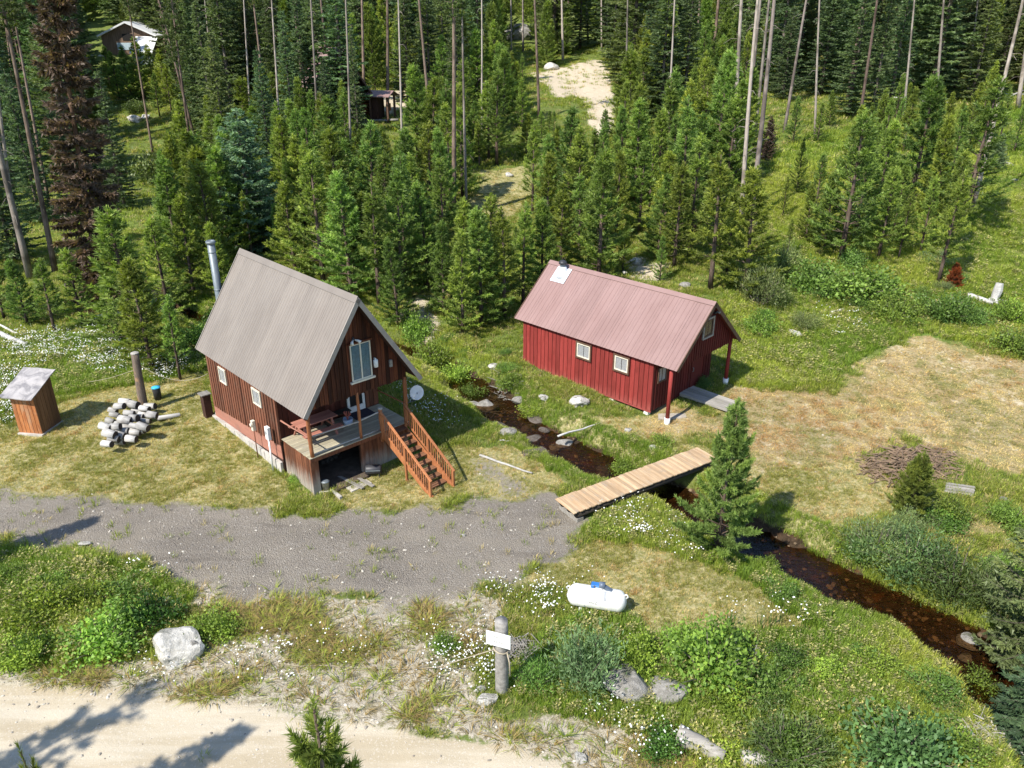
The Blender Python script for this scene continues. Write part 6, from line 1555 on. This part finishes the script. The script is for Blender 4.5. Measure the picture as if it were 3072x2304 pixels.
def flower(seed, n):
    r = np.random.default_rng(seed); V, F, var = [], [], []
    mats = []
    for k in range(n):
        c = np.array([r.normal() * .28, r.normal() * .28, r.uniform(.75, 1.1)]); nrm = unit((np.array([0, -.25, 1]) + r.normal(size=3) * .6)[None])[0]
        x = unit(np.cross(nrm, [0, 1, .3])[None])[0]; y = np.cross(nrm, x); i = len(V); rad = .023 * r.uniform(.6, 1.4)
        V += [c + (x * math.cos(t) + y * math.sin(t)) * rad for t in np.arange(7) * 2 * PI / 7]; F.append(tuple(range(i, i + 7))); var += [.5] * 7
    return np.array(V), F, np.array(var), 0

N0 = 900000
def cands(n, y0, y1, xm=.74):
    y = np.sqrt(rng.uniform(y0 * y0, y1 * y1, n)); x = rng.uniform(-xm, xm, n) * (y + 4); return x, y
xs, ys = [], []
for n, a, b in ((190000, 10, 38), (190000, 38, 70), (110000, 70, 150)):
    x, y = cands(n, a, b); xs.append(x); ys.append(y)
x = np.concatenate(xs); y = np.concatenate(ys)
mk = {k: look(k, x, y) for k in R}
sdv = look(SD, x, y)
nz = fbm(x * .8, y * .8, 31, 4); nz2 = fbm(x * 3, y * 3, 32, 2); nz3 = fbm(x * .22, y * .22, 37, 3)
lush = np.maximum(mk['lush'], sstep(2.2, .6, sdv) * .75 * (1 - mk['dry']))
kind = np.full(x.shape, 0)                          # 0 = plain green
dens = .30 + .6 * sstep(.35, .65, nz)
H_ = .14 + .16 * nz
isl = lush > .5 + (nz2 - .5) * .5
dens = np.where(isl, .95, dens); H_ = np.where(isl, (.2 + .34 * nz) * (.75 + .25 * sstep(.5, 3, sdv)), H_)
iss = (np.maximum(mk['semi'], mk['lawn']) > .5 + (nz2 - .5) * .4) & ~isl
dens = np.where(iss, .4 + .45 * (nz > .48), dens); H_ = np.where(iss, .07 + .08 * nz2, H_)
isd = mk['dry'] > .5 + (nz2 - .5) * .6 + (nz - .5) * .9
dens = np.where(isd, .45, dens); H_ = np.where(isd, .05 + .06 * nz2, H_)
isf = (mk['fringe'] > .45 + (nz2 - .5) * .5) & ~isl
dens = np.where(isf, .06 + .5 * sstep(.54, .66, nz), dens); H_ = np.where(isf, .10 + .16 * nz2, H_)
dens = dens * (1 - .985 * sstep(.25, .6, mk['gravel'] + (nz2 - .5) * .3)) * (1 - .997 * sstep(.2, .5, mk['road'] + (nz2 - .5) * .25)) * (1 - .9 * mk['sand']) * np.where(sdv < .08, 0, 1) * (1 - .5 * mk['strawbank'])
dens = np.where(y > 48, np.where(isl, dens, dens * .75), dens)
for O_, r_, a0, a1, b_ in ((O1, R1, -.1, 9.5, 2.62), (O2, R2, .3, 9.1, 2.7), (BA + bside * (bw_ / 2), ba, -.2, blen + .1, bw_ / 2 + .12)):
    dx, dy = x - O_.x, y - O_.y; a = dx * math.cos(r_) + dy * math.sin(r_); b = -dx * math.sin(r_) + dy * math.cos(r_)
    dens = np.where((a > a0) & (a < a1) & (abs(b) < b_), 0, dens)
keep = rng.random(len(x)) < dens
x, y, H_, isl, iss, isd, isf, nz, nz2, nz3 = [q[keep] for q in (x, y, H_, isl, iss, isd, isf, nz, nz2, nz3)]
z = look(ZZ, x, y); n = len(x)
rn = rng.random(n)
G1, G2_, ST, RD = np.array([.16, .22, .035]), np.array([.25, .28, .055]), np.array([.52, .425, .225]), np.array([.36, .225, .105])
def lerp(a, b, t): return a + (b - a) * np.clip(t, 0, 1)[:, None]
C_ = lerp(G1, G2_, nz * 1.2 - .1 + (rn - .5) * .5)
C_ = np.where((isl)[:, None], lerp(np.array([.16, .24, .035]), np.array([.32, .355, .07]), nz3 * 2.2 - .6 + (rn - .5) * .5), C_)
C_ = np.where((isl & (rn < .13))[:, None], np.array([.36, .335, .15]), C_)
C_ = np.where((~isl & (rn < .18))[:, None], ST * .8, C_)
C_ = np.where((iss & (rn < sstep(.62, .38, nz) * .6 + .1))[:, None], lerp(ST, RD, (nz2 - .5) * 3), C_)
C_ = np.where((iss & (rn >= sstep(.62, .38, nz) * .6 + .1))[:, None], lerp(np.array([.19, .205, .042]), np.array([.28, .265, .08]), rn), C_)
C_ = np.where((isd & (rn < .86))[:, None], lerp(ST * 1.05, RD, (nz2 - .45) * 3 + (nz3 - .5) * 2), C_)
C_ = np.where((isd & (rn < sstep(.5, .62, fbm(x * .5, y * .5, 61, 4)) * .55))[:, None], np.array([.24, .24, .08]), C_)
C_ = np.where((isd & (rn >= .86))[:, None], np.array([.15, .16, .05]), C_)
C_ = np.where((isf & (rn < .55))[:, None], lerp(np.array([.30, .24, .13]), np.array([.24, .17, .07]), nz2), C_)
wide_ = np.where(y > 70, 2.6, np.where(y > 38, 1.45, 1.0))
sx = H_ * np.where(isl, .75, 1.25) * wide_ * rng.uniform(.8, 1.3, n)
siz = np.stack([sx, sx, H_ * np.where(y > 70, 1.5, 1.0) * rng.uniform(.7, 1.3, n)], 1)
rot = np.stack([rng.normal(0, .12, n), rng.normal(0, .12, n), rng.uniform(0, 6.28, n)], 1)
pk = np.where(isd | isf, rng.integers(2, 4, n), np.where(isl & (rn < .16), 4, rng.integers(0, 2, n)))
SRC = [tuft(1, 16, .45, .35, .028), tuft(2, 14, .5, .5, .032), tuft(3, 14, .8, 1.3, .045), tuft(4, 12, .9, 1.7, .05), weed(5, 22)]
scatter('grass', SRC, np.stack([x, y, z - .01], 1), rot, siz, C_, pk, [M['gleaf']], 'grass, straw and weeds covering the ground', 'grass')

FP = [([(0, 742), (180, 722), (300, 752), (400, 800), (380, 830), (250, 828), (130, 790), (60, 830), (0, 870)], 9, .5), ([(-60, 800), (40, 820), (55, 870), (45, 930), (0, 925), (-60, 900)], 10, .5), ([(830, 828), (890, 830), (1000, 930), (985, 1000), (930, 950)], 8, .4),
      ([(1240, 1098), (1330, 1092), (1430, 1132), (1415, 1165), (1330, 1150), (1270, 1140)], 16, .4), ([(1400, 1130), (1520, 1195), (1500, 1215), (1400, 1165)], 3, .4), ([(1070, 1275), (1170, 1255), (1225, 1290), (1240, 1345), (1100, 1350), (1080, 1310)], 11, .35), ([(940, 1380), (1060, 1350), (1070, 1420), (1060, 1500), (960, 1500), (920, 1440)], 15, .35),
      ([(540, 1370), (620, 1370), (600, 1480), (480, 1470), (440, 1420)], 8, .3), ([(280, 1430), (420, 1400), (620, 1440), (600, 1500), (330, 1480)], 3.5, .25), ([(1190, 1545), (1300, 1545), (1440, 1570), (1490, 1630), (1330, 1640), (1240, 1600)], 11, .3), ([(1590, 1345), (1640, 1318), (1682, 1335), (1650, 1385), (1595, 1390)], 30, .7), ([(1690, 1368), (1722, 1372), (1715, 1395), (1692, 1392)], 24, .7),
      ([(230, 1190), (330, 1218), (380, 1238), (372, 1262), (300, 1240), (220, 1215)], 7, .3), ([(100, 1430), (230, 1390), (270, 1420), (120, 1455)], 5, .25), ([(270, 1400), (330, 1405), (320, 1440), (250, 1435)], 9, .3), ([(1240, 1320), (1400, 1320), (1400, 1400), (1300, 1350)], 3, .3), ([(1740, 640), (1850, 690), (1900, 740), (1760, 740)], 1.2, .35), ([(700, 1330), (940, 1380), (940, 1480), (700, 1470)], 2.2, .22), ([(1200, 1180), (1900, 1400), (1500, 1380), (1300, 1300)], .5, .1)]
fx, fy, fh_ = [], [], []
for P_, dn_, hh in FP:
    Wp = wpoly(P_); lo, hi = Wp.min(0), Wp.max(0); n = int((hi - lo).prod() * dn_ * .75)
    a, b = rng.uniform(lo[0] - .4, hi[0] + .4, n), rng.uniform(lo[1] - .4, hi[1] + .4, n)
    s = sdpoly(Wp, a, b) + (fbm(a * 1.3, b * 1.3, 44, 3) - .5) * 1.6
    k = (s < 0) & ~(((a - BA.x) * math.cos(ba) + (b - BA.y) * math.sin(ba) > -.3) & (abs(-(a - BA.x - bside.x * bw_ / 2) * math.sin(ba) + (b - BA.y - bside.y * bw_ / 2) * math.cos(ba)) < bw_ / 2 + .12)) & (rng.random(n) < sstep(.3, .62, fbm(a * 1.1, b * 1.1, 51, 3)) * 1.3) & (look('gravel', a, b) < .5)
    fx.append(a[k]); fy.append(b[k]); fh_.append(np.full(k.sum(), hh))
x, y, hh = np.concatenate(fx), np.concatenate(fy), np.concatenate(fh_); n = len(x)
s_ = rng.uniform(.75, 1.15, n)
def stem(seed): return tuft(seed, 10, .25, .25, .02)
scatter('daisies', [flower(1, 11), flower(2, 16), flower(3, 7)], np.stack([x, y, look(ZZ, x, y) + hh - .75], 1), np.stack([np.zeros(n), np.zeros(n), rng.uniform(-.5, .5, n)], 1), np.stack([s_, s_, s_], 1), np.ones((n, 3)), rng.integers(0, 3, n), [M['petal']], 'white daisies blooming in patches', 'flowers')
k = rng.random(n) < .8
scatter('daisy_stems', [stem(21), stem(22)], np.stack([x, y, look(ZZ, x, y)], 1)[k], np.zeros((k.sum(), 3)), np.stack([hh * 1.2, hh * 1.2, hh], 1)[k], np.tile(np.array([[.075, .13, .03]]), (k.sum(), 1)), rng.integers(0, 2, k.sum()), [M['gleaf']], 'green stalks under the white daisies', 'stalks')
# pebbles
def pebble(seed):
    bm = bmesh.new(); bmesh.ops.create_icosphere(bm, subdivisions=1, radius=1); r = np.random.default_rng(seed)
    for v in bm.verts: v.co = v.co * float(r.uniform(.7, 1.2)); v.co.z *= .6
    V = np.array([v.co[:] for v in bm.verts]); F = [tuple(v.index for v in f.verts) for f in bm.faces]; bm.free(); return V, F, np.zeros(len(V)), 0
x, y = cands(120000, 10, 48)
pd = np.maximum.reduce([look('gravel', x, y) * .13, look('fringe', x, y) * .6, sstep(.05, .3, look('road', x, y)) * sstep(.95, .5, look('road', x, y)) * .6, look('road', x, y) * .05, look('sand', x, y) * .5, look('bed', x, y) * .25, look('dry', x, y) * .03])
k = rng.random(len(x)) < pd; x, y = x[k], y[k]; n = len(x)
s_ = .014 + .045 * rng.random(n) ** 4; isb = look('bed', x, y) > .3
s_ = np.where(isb, s_ * 2.2, s_)
tn = lerp(np.array([.22, .19, .155]), np.array([.52, .48, .41]), rng.random(n)); tn = np.where(isb[:, None], tn * np.array([.45, .35, .25]), tn)
scatter('pebbles', [pebble(1), pebble(2), pebble(3)], np.stack([x, y, look(ZZ, x, y) + s_ * .2], 1), rng.uniform(-.5, .5, (n, 3)) * [1, 1, 6], np.stack([s_ * rng.uniform(.9, 1.5, n), s_, s_], 1), tn, rng.integers(0, 3, n), [M['pebble']], 'loose pebbles on the gravel, verges and stream bed', 'pebbles')

# ------------------------------------------------------------ labels that single out each tree, stone and log
ORD = 'nearest,second nearest,third nearest,fourth nearest,fifth nearest,sixth nearest,seventh nearest,eighth nearest,ninth nearest,tenth nearest,eleventh nearest,twelfth nearest,thirteenth nearest,fourteenth nearest,fifteenth nearest,sixteenth nearest,seventeenth nearest,eighteenth nearest,nineteenth nearest,twentieth nearest'.split(',') + [f'twenty-{k} nearest' for k in 'first,second,third,fourth,fifth,sixth,seventh,eighth,ninth'.split(',')] + [f'thirty-{k} nearest' for k in 'first,second,third,fourth,fifth,sixth,seventh,eighth,ninth'.split(',')] + [f'forty-{k} nearest' for k in 'first,second,third,fourth,fifth,sixth,seventh,eighth,ninth'.split(',')]
LM = [('the half hidden cabin', 775, 235), ('the grassy clearing', 1085, 420), ('the sandy track', 1230, 175), ('the bare trunk cluster', 1610, 330), ('the dead brown tree', 215, 560), ('the broad blue-green spruce', 552, 500), ('the far house', 282, 95), ('the far left boulders', 300, 258), ('the red cabin roof', 1390, 640), ('the grey cabin roof', 620, 640), ('the leaning bare trunk', 2110, 400), ('the grey outcrop', 1120, 80), ('the small blue spruce', 2147, 350), ('the upper right deadfall', 2020, 225), ('the grey cabin chimney', 460, 560)]
LMS = [('the footbridge', 1340, 1030), ('the stairs', 950, 960), ('the large flat dark stone', 1155, 975), ('the angular flat slab', 1156, 920), ('the tall brown stone', 1072, 906), ('the red cabin wall', 1250, 860), ('the drooping spruce', 2130, 1360), ('the sandy bank', 920, 700), ('the grassy clearing', 1085, 420), ('the stream bend', 1040, 850)]
def relabel(objs, words, marks):
    cell = {}
    for o in objs:
        x, y = scr(o.location); nm, lx, ly = min(marks, key=lambda q: (q[1] - x) ** 2 + ((q[2] - y) * 1.6) ** 2)
        dx, dy = x - lx, y - ly
        side = ('left of' if dx < 0 else 'right of') if abs(dx) > abs(dy) * 1.2 else ('beyond' if dy < 0 else 'in front of')
        cell.setdefault((words(o), side, nm), []).append((math.hypot(dx, dy), o))
    for (w, side, nm), L_ in cell.items():
        L_.sort(key=lambda q: q[0])
        for i, (_, o) in enumerate(L_): o['label'] = f"{w}, {ORD[min(i, len(ORD) - 1)]} {side} {nm}" if len(L_) > 1 else f"{w} {side} {nm}"
tops = [o for o in bpy.data.objects if o.parent is None and o.get('group')]
WD = {'pine_tree': 'green young pine', 'spruce_tree': 'dark tall spruce', 'tall_pine': 'slender bare-stemmed pine', 'dead_snag': 'bare pale trunk'}
relabel([o for o in tops if o.get('category') == 'tree' and 'outside' not in o['group']], lambda o: WD.get(o.name.split('.')[0], 'tree'), LM)
relabel([o for o in tops if o.get('category') == 'stone'], lambda o: 'small grey-brown stone' if o.data.name.startswith('stone') else 'small stone', LMS)
LMB = [('the mottled grey boulder', 1358, 1470), ('the split wood', 1625, 1430), ('the pale willow', 1690, 1620), ('the blue-green shrub', 1935, 1630), ('the white boulder', 382, 1400), ('the left edge bush', 95, 1330), ('the white stump', 2146, 640), ('the broad dark green shrub', 1850, 620), ('the red porch roof', 1600, 740), ('the sandy bank', 920, 700), ('the stream bend', 1040, 850), ('the small lone pine', 1962, 1090), ('the drooping spruce', 2150, 1300), ('the stream outlet', 2060, 1420)]
relabel([o for o in tops if o.get('category') == 'shrub'], lambda o: ('thin-leaved ' if o.name.startswith('willow') else '') + ('low bush' if o.children[0].scale[2] < .8 else 'leafy bush'), LMB)
for grp, what in (('cut logs in the pile by the pole', 'pale cut log'), ('firewood under the deck', 'dark firewood log under the deck')):
    L_ = sorted([o for o in tops if o['group'] == grp], key=lambda o: scr(o.location)[1]); n = 6 if 'pile' in grp else 4
    RW = 'topmost,second,third,fourth,fifth,sixth,seventh'.split(','); CN = 'leftmost,second from left,third from left,fourth from left,fifth from left,sixth from left'.split(',')
    for r_ in range(0, len(L_), n):
        for c_, o in enumerate(sorted(L_[r_:r_ + n], key=lambda o: scr(o.location)[0])): o['label'] = f"{what}, {CN[c_]} in the {RW[r_ // n]} row" + (' of the pile' if 'pile' in grp else '')
for i, o in enumerate(sorted([o for o in tops if 'deadfall' in o['group']], key=lambda o: scr(o.location)[0])): o['label'] = f"bleached deadfall log at upper right, {'leftmost,second from left,third from left,fourth from left,fifth from left,rightmost'.split(',')[i]}"
for i, o in enumerate([o for o in tops if 'outside' in o['group']]): o['label'] = f"roadside tree outside the view, {ORD[i]} to the camera, shading the road"
